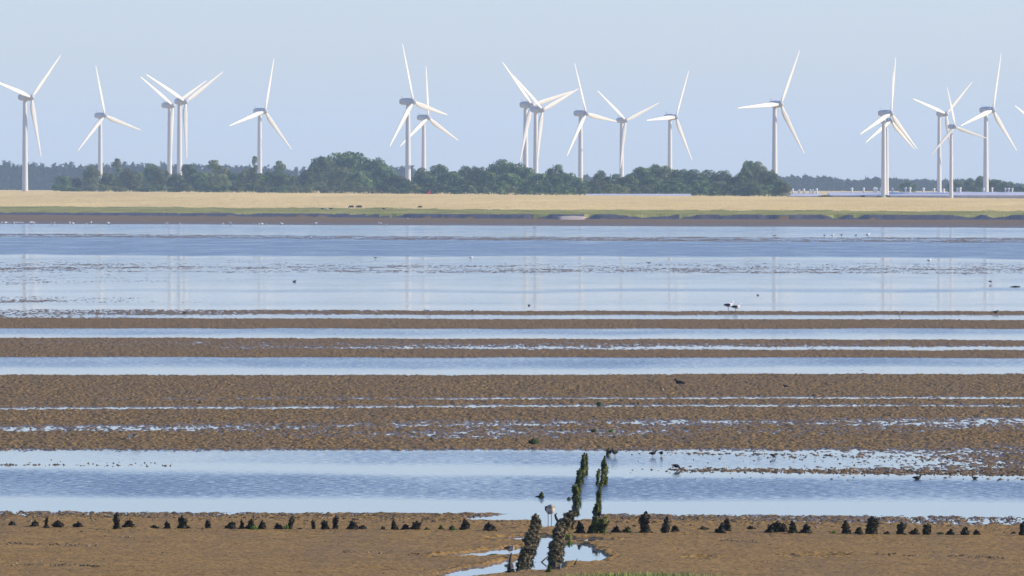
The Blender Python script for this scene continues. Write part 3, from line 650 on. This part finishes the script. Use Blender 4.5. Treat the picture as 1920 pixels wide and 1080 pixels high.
def post(u, v, w, h, kind, crust, label, group, lean=0.0, algae=None, name='crusted_post', cat='post'):
    X, Y, z = ground(u, v); s = Y / F; seedc[0] += 1
    t = empty(name, (X, Y, max(z, -.03)), random.uniform(0, .4) - .2)
    wm, hm = w * s * 1.0, h * s * .97
    core, sh = crusted(wm * (.84 if crust == 'weedy' else .86 if crust == 'oyster' else .96), hm, kind, seedc[0], lean)
    link('post_core', core, t, M[crust]); link('shell_crust', sh, t, M[crust])
    if algae:
        q = link('seaweed', tuft(wm * .8, hm * .45, 60, seedc[0]), t, M['algae']); q.location = (algae * wm * .35, -wm * .3, 0)
    tag(t, label, cat, group); return t
# crosswise row, left to right: u, base row, width, height, shape, look, [lean, algae]
CR = [(23, 985, 15, 10, 'mound', 0, 0), (64, 987, 19, 14, 'mound', 0, 0), (87, 990, 18, 23, 'spike', 0, 0), (109, 989, 22, 17, 'mound', 0, 0), (147, 988, 20, 12, 'mound', 0, 0), (219, 992, 17, 34, 'knob', 0, 0), (241, 989, 20, 18, 'mound', 0, 0), (290, 990, 20, 8, 'mound', 0, 0), (313, 991, 14, 17, 'peak', 0, 0),
 (341, 991, 17, 27, 'column', 0, 0), (354, 991, 11, 7, 'mound', 0, 0), (390, 991, 12, 20, 'column', 0, 0), (433, 991, 21, 16, 'mound', 0, 0), (453, 992, 11, 21, 'peak', 0, 0), (470, 992, 19, 22, 'mound', 0, 1), (492, 992, 15, 20, 'mound', 0, 0), (521, 992, 16, 13, 'mound', 0, 0), (541, 992, 12, 28, 'column', .25, -1), (563, 992, 10, 5, 'mound', 0, 0),
 (587, 992, 8, 21, 'column', 0, 0), (608, 992, 15, 20, 'column', 0, 0), (629, 992, 13, 28, 'knob', 0, 0), (660, 992, 25, 19, 'peak', 0, 0), (680, 992, 18, 10, 'mound', 0, 0), (718, 993, 10, 9, 'peak', 0, 0), (739, 993, 13, 22, 'peak', 0, 0), (760, 993, 15, 13, 'mound', 0, 0), (780, 993, 18, 19, 'column', 0, 0), (801, 993, 12, 7, 'mound', 0, 0),
 (826, 993, 14, 11, 'peak', 0, 0), (847, 994, 14, 12, 'mound', 0, 1), (872, 993, 21, 23, 'peak', 0, 0), (917, 995, 25, 18, 'mound', 0, 0), (1087, 1000, 18, 27, 'peak', 0, 0), (1107, 1000, 14, 18, 'mound', 0, 0), (1155, 999, 18, 16, 'mound', 0, 0), (1177, 998, 20, 14, 'mound', 0, 0), (1210, 999, 27, 43, 'knob', 0, 0),
 (1249, 999, 17, 34, 'peak', 0, 0), (1265, 998, 15, 16, 'mound', 0, 0), (1318, 993, 20, 8, 'mound', 0, 0), (1353, 999, 22, 23, 'peak', 0, 0), (1364, 996, 14, 27, 'column', 0, 0), (1408, 993, 17, 10, 'mound', 0, 0), (1444, 999, 20, 18, 'peak', 0, 0), (1456, 998, 18, 24, 'column', 0, 0), (1470, 998, 17, 21, 'mound', 0, 0), (1486, 1000, 21, 27, 'peak', 0, 0),
 (1511, 1000, 24, 21, 'peak', 0, 0), (1558, 999, 8, 5, 'mound', 0, 0), (1587, 1001, 21, 29, 'peak', 0, 0), (1611, 1001, 16, 16, 'mound', 0, 0), (1635, 1002, 23, 38, 'column', 0, 0), (1664, 1001, 15, 7, 'mound', 0, 0), (1690, 1002, 20, 26, 'knob', 0, 0), (1716, 1002, 17, 14, 'mound', 0, 0), (1737, 1003, 18, 25, 'column', .15, 0), (1783, 1003, 17, 14, 'peak', 0, 0),
 (1810, 1003, 19, 18, 'mound', 0, 0), (1831, 1003, 15, 13, 'peak', 0, 0), (1902, 1001, 17, 6, 'mound', 0, 0), (1918, 1004, 15, 28, 'column', 0, 0)]
LK = {'mound': 'rounded', 'peak': 'pointed', 'column': 'upright', 'knob': 'knob headed', 'spike': 'spiked'}
def cl(t): return ('low ' if t[3] < 13 else 'tall ' if t[3] > 24 else '') + LK[t[4]]
CM = [(-9, None), (219, 'the tall knob headed post at left'), (341, 'the thick upright post'), (542, 'the leaning post with green weed'), (629, 'the knob headed post before the crossing'), (847, 'the bright green mound'), (1000, 'the crossing of the rows'),
      (1210, 'the tallest knob headed post'), (1353, 'the leaning double post'), (1511, 'the dark cluster of four posts'), (1635, 'the thickest upright post'), (1737, 'the leaning post at right')]
own = {219: 'tall knob headed black post at left, with a bulging crown, in the crosswise row', 341: 'thick upright black post in the left half of the crosswise row', 541: 'tall leaning black post with bright green weed at its left foot', 629: 'tall knob headed black post left of the wide double mound',
       847: 'low rounded stump half covered in bright green algae', 1210: 'tallest knob headed black post right of the crossing', 1353: 'pointed black post in front of a leaning taller one, right of the crossing', 1364: 'upright black post leaning behind a pointed one, right of the crossing',
       1511: 'broad pointed black post ending the cluster of four at right', 1635: 'thickest and tallest upright black post at the right of the row', 1737: 'upright post leaning right, with a bushy green tinged top', 87: 'small mound with a thin spike rising from its middle, near the left edge'}
items = [(t[0] if t[0] not in own else t[0], t) for t in CR]
rest = [t for t in CR if t[0] not in own]
rl = ordlabel([(t[0], cl(t)) for t in rest], CM, lambda lk, o, mk: f'{lk} black stump, {o} right of {mk}' if mk else f'{lk} black crusted stump, {o} from the left photo edge')
labs = {rest[i][0]: rl[i] for i in rl}; labs.update(own)
for t in CR:
    u_, v_, w_, h_, kd, ln, al = t
    cr = 'weedy' if u_ in (718, 801, 847, 1177, 1558, 826) else 'dark_oyster'
    post(u_, v_, w_, h_, kd, cr, labs[u_], 'posts of the crosswise row', ln, al if al else None)
RA = [(980, 1068, 30, 26), (983, 1059, 30, 28), (986, 1049, 30, 28), (990, 1039, 29, 28), (993, 1029, 28, 28), (996, 1019, 25, 28), (999, 1009, 23, 27), (1002, 999, 22, 25), (1004, 989, 22, 30)]
RB_ = [(1039, 1062, 26, 26), (1039, 1052, 28, 28), (1041, 1042, 32, 30), (1044, 1032, 32, 30), (1045, 1021, 29, 30), (1048, 1011, 27, 28), (1053, 1001, 27, 27), (1059, 993, 28, 28), (1066, 985, 26, 31)]
RBf = [(1077, 967, 11, 12), (1081, 957, 13, 26), (1078, 943, 19, 36), (1085, 931, 15, 36), (1084, 915, 12, 35), (1090, 912, 14, 30), (1093, 888, 14, 40), (1098, 882, 12, 34)]
RC = [(1113, 1000, 19, 40), (1130, 1000, 26, 34), (1117, 965, 13, 25), (1122, 944, 14, 36), (1127, 918, 11, 28), (1119, 917, 10, 37), (1134, 916, 12, 22), (1131, 886, 17, 32), (1139, 860, 9, 20)]
def nearfar(n): return ['nearest', 'second nearest', 'third nearest', 'fourth nearest', 'fifth nearest', 'sixth nearest', 'seventh nearest', 'eighth nearest', 'farthest'][n]
for lst, crust, nm, grp in ((RA, 'oyster', 'in the short row left of the narrow channel', 'posts of the short left lengthwise row'), (RB_, 'oyster', 'on the near part of the right lengthwise row', 'near posts of the right lengthwise row'),
                            (RBf, 'weedy', 'standing in water on the left far row', 'far posts of the left far row'), (RC, 'weedy', 'on the right far row', 'posts of the right far row')):
    for i, (u_, v_, w_, h_) in enumerate(lst):
        kd = ('column', 'knob', 'column', 'peak')[i % 4] if crust == 'weedy' else ('column' if i % 3 else 'mound')
        wd = nearfar(i) if i < len(lst) - 1 else 'farthest'
        post(u_, v_, w_, h_, kd, crust, f'{"brown shell crusted" if crust == "oyster" else "green weedy crusted"} post {nm}, {wd}', grp, .12 if grp.startswith('posts of the right far') else .06)
post(1030, 1073, 14, 19, 'mound', 'weedy', 'small green weedy stump at the grass edge before the right row', 'single stumps')
post(1015, 940, 15, 16, 'peak', 'weedy', 'lone green crusted stump in the water left of the rows', 'single stumps')
post(1066, 944, 11, 10, 'mound', 'weedy', 'small green clump in water touching the left far row', 'single stumps')
post(1123, 972, 5, 16, 'column', 'dark_oyster', 'thin dark stake sticking up on the right far row', 'single stumps')
# loose wood
def stick(pts, rad, label, name='stick', cat='stick', group=None):
    X, Y, z = ground(*pts[0][:2]); mb = MB(); P_ = []
    for (u_, v_) in pts: P_.append(((u_ - pts[0][0]) * Y / F, 0, (pts[0][1] - v_) * Y / F))
    mb.tube([(p[0], .03 * i, p[2]) for i, p in enumerate(P_)], rad, 7); o = mb.build(name, M['old_wood']); o.location = (X, Y, max(z, 0)); tag(o, label, cat, group); return o
stick([(955, 1071), (956, 1063), (957, 1052), (959, 1041)], [.042, .033, .026, .010], 'pointed dark stake standing left of the short left row', 'stake', 'stake')
post(957, 1072, 20, 9, 'mound', 'dark_oyster', 'low dark clump around the foot of the pointed stake', 'single stumps')
stick([(1003, 1058), (1012, 1061), (1020, 1054), (1029, 1046)], [.008, .014, .014, .007], 'thin curved branch lying between the two lengthwise rows')
stick([(1077, 1060), (1080, 1053), (1083, 1048)], [.016, .010, .006], 'short twig sticking up from the pool right of the rows')
stick([(1047, 982), (1043, 975), (1041, 969), (1044, 966)], [.03, .03, .022, .01], 'dark hooked snag leaning from the top of the right row')
stick([(1003, 939), (1009, 937.8), (1014, 938)], [.008, .012, .01], 'thin stick poking sideways from the lone green stump')
stick([(1894, 540), (1904, 538.8), (1913, 539)], [.03, .05, .03], 'long dark stick lying on the wet flat at right')

def clump(u, v, w, h, label, cnt=90, m='algae_dark'):
    X, Y, z = ground(u, v); s = Y / F; seedc[0] += 1; t = link('seaweed_clump', tuft(w * s, h * s * 1.3, cnt, seedc[0], 'seaweed_clump'), None, M[m]); t.location = (X, Y, max(z, 0) + .01)
    tag(t, label, 'seaweed', 'green seaweed clumps on the mud'); return t
clump(1001, 832, 17, 10, 'largest dark green seaweed clump on the mud above the water', 140)
clump(1113, 811, 9, 8, 'small dark green seaweed clump above the left far row')
clump(1146, 811, 9, 6, 'small bright green seaweed clump above the right far row', 60, 'algae')
clump(1123, 760, 9, 6, 'dark green seaweed clump highest up the brown mud', 60)
clump(1764, 1002, 13, 4, 'flat green weed patch between stumps at right', 60)
clump(1564, 1000, 8, 5, 'small green weed tuft beside a tiny stump', 40, 'algae')
clump(1010, 1008, 9, 5, 'green weed tuft between the short left row and channel', 60, 'algae')
clump(1068, 1023, 10, 6, 'bright green weed tuft right of the near right row', 60, 'algae')
clump(1066, 1008, 9, 6, 'green weed tuft at the foot of the right row', 60, 'algae')

def litter():
    g = np.random.default_rng(77); pts = []
    for (a, b, c, d, n) in [(0, 1019, 245, 1026, 190), (0, 1058, 255, 1063, 150), (1340, 1013, 1432, 1018, 70), (1780, 1042, 1885, 1047, 90), (640, 1035, 860, 1042, 120), (1640, 1040, 1720, 1042, 40), (180, 1006, 320, 1009, 20)]:
        t = g.uniform(0, 1, n); m_ = vn(t * 14 + a, t * 0, 5) > -.25; t = t[m_]; pts += [(a + (c - a) * q, b + (d - b) * q + g.normal(0, .9), .8) for q in t]
    for _ in range(900): pts.append((g.uniform(-40, 1960), g.uniform(1003, 1078), .42))
    for _ in range(500):
        a = g.uniform(-40, 1960); pts.append((a, g.uniform(996, 1003) if a > 1050 else g.uniform(990, 998), .5))
    for _ in range(2600):
        a = g.uniform(-40, 1960); pts.append((a, 961 + 5 * a / 960 + abs(g.normal(0, 5 + 5 * a / 1920)) , g.uniform(.6, 1.25)))
    for _ in range(1300):
        q = g.uniform(0, 1) ** .7; a = 1250 + 700 * q; pts.append((a, 885 + (a - 1240) * .008 + g.normal(0, 2.2 + 3.5 * q), g.uniform(.7, 2.6)))
    for _ in range(420):
        q = g.uniform(0, 1) ** .6; a = 1230 + 730 * q; pts.append((a, 852 + g.normal(0, 1.5) + g.uniform(0, 1) ** 2 * 30 * q + (a - 1230) * .012, g.uniform(.5, 2.0)))
    for _ in range(260):
        a = g.uniform(1180, 1960); pts.append((a, g.uniform(850, 907), g.uniform(.4, 1.2)))
    for _ in range(70): pts.append((g.uniform(-20, 330), g.normal(874, 2), g.uniform(.6, 1.2)))
    V = []; cnt = 0
    for (u, v, k) in pts:
        if v > 960 and channel(np.array([u]), np.array([v]))[0] < 1.2: continue
        cnt += 1; X, Y, z = ground(u, v); r_ = .035 * k * g.uniform(.6, 1.5); h_ = min(r_, .040) * g.uniform(.4, .9); a = g.uniform(0, 6.28); z = max(z, -.004)
        for j in range(5): V.append((X + r_ * math.cos(a + j * 1.257) * g.uniform(.8, 1.9), Y + r_ * math.sin(a + j * 1.257) * g.uniform(.7, 1.3), z - .01))
        V.append((X + g.normal(0, r_ * .3), Y, z + h_))
    n = cnt; f = np.array([(j, (j + 1) % 5, 5) for j in range(5)]); return np_mesh('shell_litter', np.array(V), (np.arange(n)[:, None, None] * 6 + f[None]).reshape(-1, 3), False)
M['litter'] = noisy('shell_litter', [(.38, (.03, .022, .012)), (.5, (.13, .088, .042)), (.62, (.32, .22, .12))], 2.5, .7, .2, 3)
tag(link('shell_litter', litter(), None, M['litter']), 'loose shells and mud lumps strewn over the flats and water edges', 'shell litter', None, 'stuff')

# ------------------------------------------------------------------ birds
def two_tone(name, top, bot, z0):
    m, nt, b = mat(name, rough=.7, spec=.2); tc = N(nt, 'ShaderNodeTexCoord'); sx = N(nt, 'ShaderNodeSeparateXYZ'); nt.links.new(tc.outputs['Object'], sx.inputs[0])
    f = maprange(nt, sx.outputs['Z'], z0 - .01, z0 + .01, 0, 1); n = noise(nt, tc.outputs['Object'], 40, 2); f2 = maprange(nt, n.outputs[0], .3, .7, .8, 1.15)
    c = mixc(nt, f.outputs[0], bot, top); hs = N(nt, 'ShaderNodeHueSaturation'); nt.links.new(c, hs.inputs['Color']); nt.links.new(f2.outputs[0], hs.inputs['Value']); nt.links.new(hs.outputs[0], b.inputs['Base Color']); return m
M['godwit'] = two_tone('buff_plumage', (.34, .26, .18), (.62, .53, .42), .235); M['brown_wing'] = noisy('brown_wing', [(.3, (.06, .045, .035)), (.7, (.16, .12, .09))], 40, .8, .2)
M['pied'] = two_tone('pied_plumage', (.012, .012, .014), (.65, .64, .62), .16); M['black_wing'] = noisy('black_wing', [(.3, (.012, .012, .014)), (.7, (.03, .03, .032))], 30, .7, .2)
M['gull_body'] = noisy('white_plumage', [(.3, (.72, .72, .72)), (.7, (.82, .82, .82))], 20, .7, .2); M['grey_wing'] = noisy('grey_wing', [(.3, (.25, .26, .28)), (.7, (.34, .35, .37))], 20, .7, .2)
M['darkbird'] = two_tone('dark_plumage', (.03, .026, .024), (.07, .06, .05), .16); M['bill_red'] = mat('orange_bill', (.55, .10, .02), .5)[0]; M['bill_dark'] = mat('dark_bill', (.05, .04, .04), .5)[0]; M['bill_yellow'] = mat('yellow_bill', (.6, .4, .05), .5)[0]
M['leg_pink'] = mat('pinkish_legs', (.45, .22, .18), .5)[0]; M['leg_dark'] = mat('dark_legs', (.10, .09, .09), .5)[0]
BODY = {'stand': ([(-.20, .19), (-.13, .20), (-.04, .20), (.05, .21), (.11, .235), (.145, .275), (.165, .315), (.195, .335), (.22, .33), (.232, .325)], [.010, .040, .080, .085, .068, .040, .034, .036, .024, .006], (.225, .328), (.31, .305)),
        'rest': ([(-.20, .19), (-.13, .20), (-.04, .205), (.05, .215), (.10, .235), (.12, .265), (.125, .29), (.12, .305)], [.010, .040, .082, .090, .075, .055, .036, .010], (.13, .28), (.02, .262)),
        'feed': ([(-.20, .24), (-.13, .225), (-.04, .205), (.05, .195), (.11, .17), (.15, .13), (.18, .095), (.20, .07), (.212, .055)], [.010, .040, .080, .082, .062, .040, .034, .030, .008], (.205, .062), (.25, -.01)),
        'sit': ([(-.24, .10), (-.15, .09), (-.05, .08), (.05, .085), (.11, .11), (.135, .155), (.15, .185), (.18, .195), (.205, .185)], [.008, .035, .080, .085, .065, .042, .038, .036, .010], (.20, .187), (.25, .178))}
def bird(u, v, size, pose, bodym, wingm, billm, legm, rz, label, cat='bird', name='wading_bird', group='birds on the flats', legs=True):
    X, Y, z = ground(u, v); t = empty(name, (X, Y, max(z, 0) - .005), R_(rz)); t.scale = (size,) * 3
    pts, rad, b0, b1 = BODY[pose]
    mb = MB(); mb.tube([(a, 0, b) for a, b in pts], [(r * 1.05, r * .92) for r in rad], 12); mb.build('body', M[bodym], t)
    for sgn in (-1, 1):
        wg = MB(); dz = (pts[0][1] - pts[3][1])
        wg.tube([(-.23, sgn * .012, pts[0][1] + .005), (-.15, sgn * .045, pts[1][1] + .02), (-.05, sgn * .068, pts[2][1] + .022), (.04, sgn * .066, pts[3][1] + .012), (.085, sgn * .05, pts[3][1] + .01)], [(.006, .004), (.03, .012), (.05, .022), (.05, .024), (.014, .008)], 8)
        wg.build('wing', M[wingm], t)
        if legs:
            lg = MB(); hx = .0; lg.tube([(hx, sgn * .03, pts[2][1] - .06), (hx - .012, sgn * .032, .085), (hx + .004, sgn * .032, .0)], [.012, .0065, .0055], 6); lg.tube([(hx - .01, sgn * .032, .004), (hx + .04, sgn * .032, .004)], [.005, .004], 5)
            lg.build('leg', M[legm], t)
    bl_ = MB(); bl_.tube([(b0[0] - .012, 0, b0[1]), ((b0[0] + b1[0]) / 2, 0, (b0[1] + b1[1]) / 2 + .003), (b1[0], 0, b1[1])], [.010, .007, .002], 6); bl_.build('bill', M[billm], t)
    tag(t, label, cat, group); return t
bird(1031, 979, 1.1, 'rest', 'godwit', 'brown_wing', 'bill_dark', 'leg_dark', -78, 'buff breasted wader standing on long legs in the water between the two rows')
bird(956, 1041, .62, 'rest', 'godwit', 'brown_wing', 'bill_dark', 'leg_pink', -40, 'small pinkish wader standing in the pool left of the short row')
bird(1153, 863, .66, 'stand', 'darkbird', 'black_wing', 'bill_red', 'leg_pink', -125, 'dark bird standing in water just right of the right far row')
bird(1143, 861, .5, 'stand', 'pied', 'black_wing', 'bill_red', 'leg_pink', -60, 'dark and white bird partly behind the farthest post of the right far row')
bird(1224, 862, .5, 'stand', 'darkbird', 'black_wing', 'bill_dark', 'leg_dark', 20, 'left one of two dark birds side by side with long reflections')
bird(1240, 861, .48, 'rest', 'darkbird', 'black_wing', 'bill_dark', 'leg_dark', -70, 'right one of two dark birds side by side with long reflections')
bird(1268, 885, .52, 'feed', 'darkbird', 'black_wing', 'bill_dark', 'leg_dark', 0, 'dark bird bending down to feed beside the first mud islands')
bird(1449, 863, .42, 'feed', 'darkbird', 'black_wing', 'bill_dark', 'leg_dark', 30, 'dark bird in the shallow pool among mud islands')
bird(1423, 860, .34, 'rest', 'godwit', 'brown_wing', 'bill_red', 'leg_pink', 200, 'tiny pale pinkish bird left of a dark bird in the shallow pool')
bird(1665, 891, .34, 'sit', 'darkbird', 'black_wing', 'bill_dark', 'leg_dark', 60, 'small dark bird crouching on the mud islands', legs=False)
bird(1720, 903, .52, 'sit', 'darkbird', 'black_wing', 'bill_dark', 'leg_dark', 10, 'dark bird crouching with raised head at the water edge at right', legs=False)
bird(1828, 901, .4, 'sit', 'darkbird', 'black_wing', 'bill_dark', 'leg_dark', 200, 'small dark bird at the water edge nearest the right side', legs=False)
bird(1275, 727, .85, 'stand', 'pied', 'black_wing', 'bill_dark', 'leg_dark', 178, 'black and white bird walking left on the brown mud')
bird(1241, 733, .5, 'feed', 'pied', 'brown_wing', 'bill_dark', 'leg_dark', 60, 'small brown bird left of the black and white walking bird')
bird(1474, 730, .5, 'stand', 'pied', 'black_wing', 'bill_red', 'leg_pink', 210, 'small bird with a red bill on the brown mud, far right of the walking bird')
bird(251, 826, .75, 'feed', 'godwit', 'brown_wing', 'bill_dark', 'leg_dark', 200, 'brown bird feeding alone on the mud at left')
GL = 'gulls standing along the water'
bird(1366, 583, 1.3, 'stand', 'gull_body', 'black_wing', 'bill_yellow', 'leg_pink', 15, 'left one of two large black backed gulls side by side', 'gull', 'gull', GL)
bird(1380, 584, 1.25, 'stand', 'gull_body', 'black_wing', 'bill_yellow', 'leg_pink', 12, 'right one of two large black backed gulls side by side', 'gull', 'gull', GL)
for (u_, v_, s_, lab) in [(802, 588, 1.3, 'tall white gull on the thin mud bar left of centre'), (887, 586, .95, 'small white gull right of the tall white gull on the thin bar'), (706, 588, .9, 'small white gull left of the tall white gull on the thin bar'), (1687, 590, .9, 'pale gull on the thin mud bar at right'),
                          (704, 487, 1.5, 'white gull at the edge of the dark water band, left of centre'), (883, 488, 1.6, 'white gull at the edge of the dark water band, near centre'), (1742, 493, 1.8, 'white gull at the edge of the dark water band, at right'), (1858, 534, 1.5, 'white gull on the wet flat near the right edge'), (1217, 497, 1.6, 'white gull on the wet flat below the dark band'),
                          (1453, 445, 2.4, 'white gull on the thin far mud bar, first of the row'), (1546, 445, 2.0, 'white gull on the far bar, left of a close pair'), (1561, 445, 2.0, 'white gull on the far bar, middle of three'), (1578, 445, 2.4, 'large white gull on the far bar, right of three'), (1605, 445, 2.0, 'white gull on the far bar, between larger ones'), (1627, 445, 2.6, 'largest white gull ending the far row at right'),
                          (205, 424, 2.0, 'white gull at the far water edge, fourth from the left'), (98, 424, 1.7, 'white gull at the far water edge left, second from the left'), (138, 421, 1.6, 'white gull at the far water edge left, third from the left'), (2, 421, 2.2, 'white gull at the far water edge at the very left'), (312, 424, 1.7, 'white gull at the far water edge, fifth from the left'), (1002, 430, 1.8, 'white gull at the far water edge near the sandy patch'), (765, 412, 1.7, 'white gull on the far grey mud left of centre')]:
    bird(u_, v_, s_ * .6, 'stand', 'gull_body', 'grey_wing', 'bill_yellow', 'leg_pink', random.choice((0, 180, 30, 200, -60)), lab, 'gull', 'gull', GL)
for i in range(34):
    u_ = random.choice((random.uniform(0, 260), random.uniform(0, 260), random.uniform(260, 760)))
    bird(u_, 420.2 + u_ * .0035 + random.uniform(-.8, 1.6), random.uniform(.9, 1.6), 'stand', 'gull_body', 'gull_body', 'bill_yellow', 'leg_pink', random.uniform(-180, 180), 'tiny white gull in the loose flock along the far water edge at left', 'gull', 'gull', 'tiny gulls of the far flock')
for (u_, v_, s_, lab) in [(992, 575, .4, 'dark bird in the bright water just above the thin bar'), (552, 530, .7, 'dark flat bird on the pale wet flat at left'), (345, 589, .6, 'dark bird on the speckled mud bar at left'), (1867, 587, .75, 'dark bird on the thin mud bar near the right edge'), (1421, 556, .4, 'tiny dark bird in bright water above the pair of gulls')]:
    bird(u_, v_, s_, 'sit', 'darkbird', 'black_wing', 'bill_dark', 'leg_dark', random.choice((0, 180)), lab, legs=False)

# ------------------------------------------------------------------ cattle and red thing on the far field
M['cow'] = noisy('dark_brown_hide', [(.3, (.03, .022, .018)), (.7, (.09, .065, .05))], 2, .8, .2); M['sheep'] = noisy('wool', [(.3, (.5, .48, .44)), (.7, (.65, .62, .57))], 6, .9, .1); M['red'] = noisy('red_fabric', [(.3, (.50, .03, .03)), (.7, (.62, .05, .04))], 2, .6, .3)
def grazer(u, v, size, m_, rz, label, cat):
    X, Y, z = ground(u, v); t = empty('grazing_animal', (X, Y, z - .05), R_(rz)); cat = 'animal' if cat == 'cow' else cat; size *= .62; t.scale = (size,) * 3; mb = MB()
    mb.tube([(-.95, 0, 1.02), (-.85, 0, .98), (-.5, 0, .93), (0, 0, .88), (.5, 0, .92), (.8, 0, .95), (1.05, 0, .82), (1.22, 0, .55), (1.32, 0, .32), (1.42, 0, .18)], [.08, .26, .36, .40, .37, .28, .19, .15, .13, .06], 12)
    for sx_, sy in ((-.68, .2), (-.68, -.2), (.55, .2), (.55, -.2)):
        kx = .08 if sx_ < 0 else 0
        mb.tube([(sx_, sy, .85), (sx_ + (.10 if sx_ < 0 else 0), sy, .52), (sx_ - kx, sy, .36), (sx_ - kx * .4, sy, .02)], [.17, .10, .065, .06], 8)
    mb.build('body', M[m_], t)
    tl_ = MB(); tl_.tube([(-.95, 0, 1.05), (-1.05, 0, .85), (-1.04, 0, .45)], [.03, .02, .035], 6); tl_.build('tail', M[m_], t)
    for sgn in (-1, 1): e = MB(); e.tube([(1.2, sgn * .10, .55), (1.2, sgn * .24, .56)], [.04, .01], 6); e.build('ear', M[m_], t)
    tag(t, label, cat, 'grazing animals on the far shore')
grazer(659, 391, .95, 'cow', 160, 'left one of two dark animals grazing close together', 'cow'); grazer(674, 391.5, 1.05, 'cow', 178, 'right one of two dark animals grazing close together', 'cow')
grazer(788, 391, .75, 'cow', 170, 'single dark animal grazing right of the close pair', 'cow'); grazer(719, 393, .5, 'cow', 10, 'small dark animal between the close pair and the single one', 'cow')
grazer(604, 393, .5, 'cow', 10, 'small dark animal left of the white sheep', 'cow'); grazer(611, 393.5, .65, 'sheep', 0, 'small white sheep left of the two dark animals', 'sheep'); grazer(621, 393, .5, 'cow', 180, 'small dark animal right of the white sheep', 'cow')
D = dT(804) + 8; X = (804 - 960) / F * D; rt = MB(); rt.add([(-1.2, -.6, -.4), (.7, -.6, -.4), (.7, .6, -.4), (-1.2, .6, -.4), (.45, 0, 1.1), (.15, 0, .9)], [(0, 1, 4, 5), (1, 2, 4), (2, 3, 5, 4), (3, 0, 5), (3, 2, 1, 0)])
o = rt.build('red_tarpaulin', M['red'], None, False); o.location = (X, D, zT(804, 0)); tag(o, 'small pointed red tarpaulin at the foot of the tree belt', 'tarpaulin')
# pale sand patches at the bank
M['sand'] = noisy('pale_sand', [(.3, (.42, .33, .25)), (.7, (.52, .42, .33))], .5, .8, .2)
def sandpatch(u, v, w, D_, lab):
    X = (u - 960) / F * D_; hw = w / 2 * D_ / F; g = random.Random(int(u)); z1 = .15; z0 = .75; mb = MB(); n_ = 12; V = []; 
    for i in range(n_ + 1):
        x = -hw + 2 * hw * i / n_; e = math.sin(math.pi * i / n_) ** .5; V += [(x, -26 * e - 2 + g.uniform(-2, 2), .03), (x, -8, .24 + .1 * e), (x, 1, .42 + .3 * e), (x, 6, .2)]
    mb.add(V, [(i * 4 + j, i * 4 + 4 + j, i * 4 + 5 + j, i * 4 + 1 + j) for i in range(n_) for j in range(3)]); o = mb.build('sand_slope', M['sand']); o.location = (X, D_, 0.0); tag(o, lab, None, None, 'structure')
sandpatch(1072, 408, 54, 1688, 'pale sandy ramp in the dark bank near centre'); sandpatch(115, 401, 45, 1848, 'pale sandy ramp in the bank at left')

# ------------------------------------------------------------------ grass on the near bank
def near_grass():
    g = np.random.default_rng(11); n = 110000; Y = 118 + (151.6 - 118) * g.uniform(0, 1, n) ** .55; uu = g.uniform(-900, 2900, n)
    X = (uu - 960) / F * 150; edge = 150.5 - 3.6 * ((uu - 1190) / 270) ** 2; keep = (Y < edge + g.normal(0, .25, n)) ; Y = Y[keep]; X = X[keep]; n = len(X)
    h = g.uniform(.06, .14, n) * np.clip(1.0, 0, 1); a = g.uniform(0, 6.28, n); ln = g.normal(0, .35, (n, 2)) * h[:, None]; s = np.stack([np.cos(a), np.sin(a), 0 * a], 1) * .006
    zg = np.interp(Y, [100, 128, 144.5, 160], [.9, .45, .08, .07]) - .03
    b = np.stack([X, Y, zg], 1); t = b + np.stack([ln[:, 0], ln[:, 1], h + .03], 1); mdl = (b + t) / 2 + np.stack([ln[:, 0] * -.2, ln[:, 1] * -.2, h * .1], 1)
    V = np.stack([b - s, b + s, mdl + s * .8, t, mdl - s * .8], 1).reshape(-1, 3); return np_mesh('grass', V, np.arange(n * 5).reshape(-1, 5), False)
tag(link('grass', near_grass(), None, M['blade']), 'bright green grass at the near edge of the mud', 'grass', None, 'stuff')

# ------------------------------------------------------------------ haze
hz = MB(); hz.box(-9000, 9000, -80, 16500, -1.5, 130); ho = hz.build('haze', None, None, False)
hm = bpy.data.materials.new('haze'); hm.use_nodes = True; hn = hm.node_tree; hn.nodes.clear(); o_ = hn.nodes.new('ShaderNodeOutputMaterial'); pv = hn.nodes.new('ShaderNodeVolumePrincipled')
pv.inputs['Color'].default_value = (.57, .77, 1.0, 1); pv.inputs['Density'].default_value = 0.85e-4; pv.inputs['Anisotropy'].default_value = .0
hn.links.new(pv.outputs[0], o_.inputs['Volume']); ho.data.materials.append(hm); tag(ho, 'thin blue haze over the flats and the far shore', 'haze', None, 'stuff')
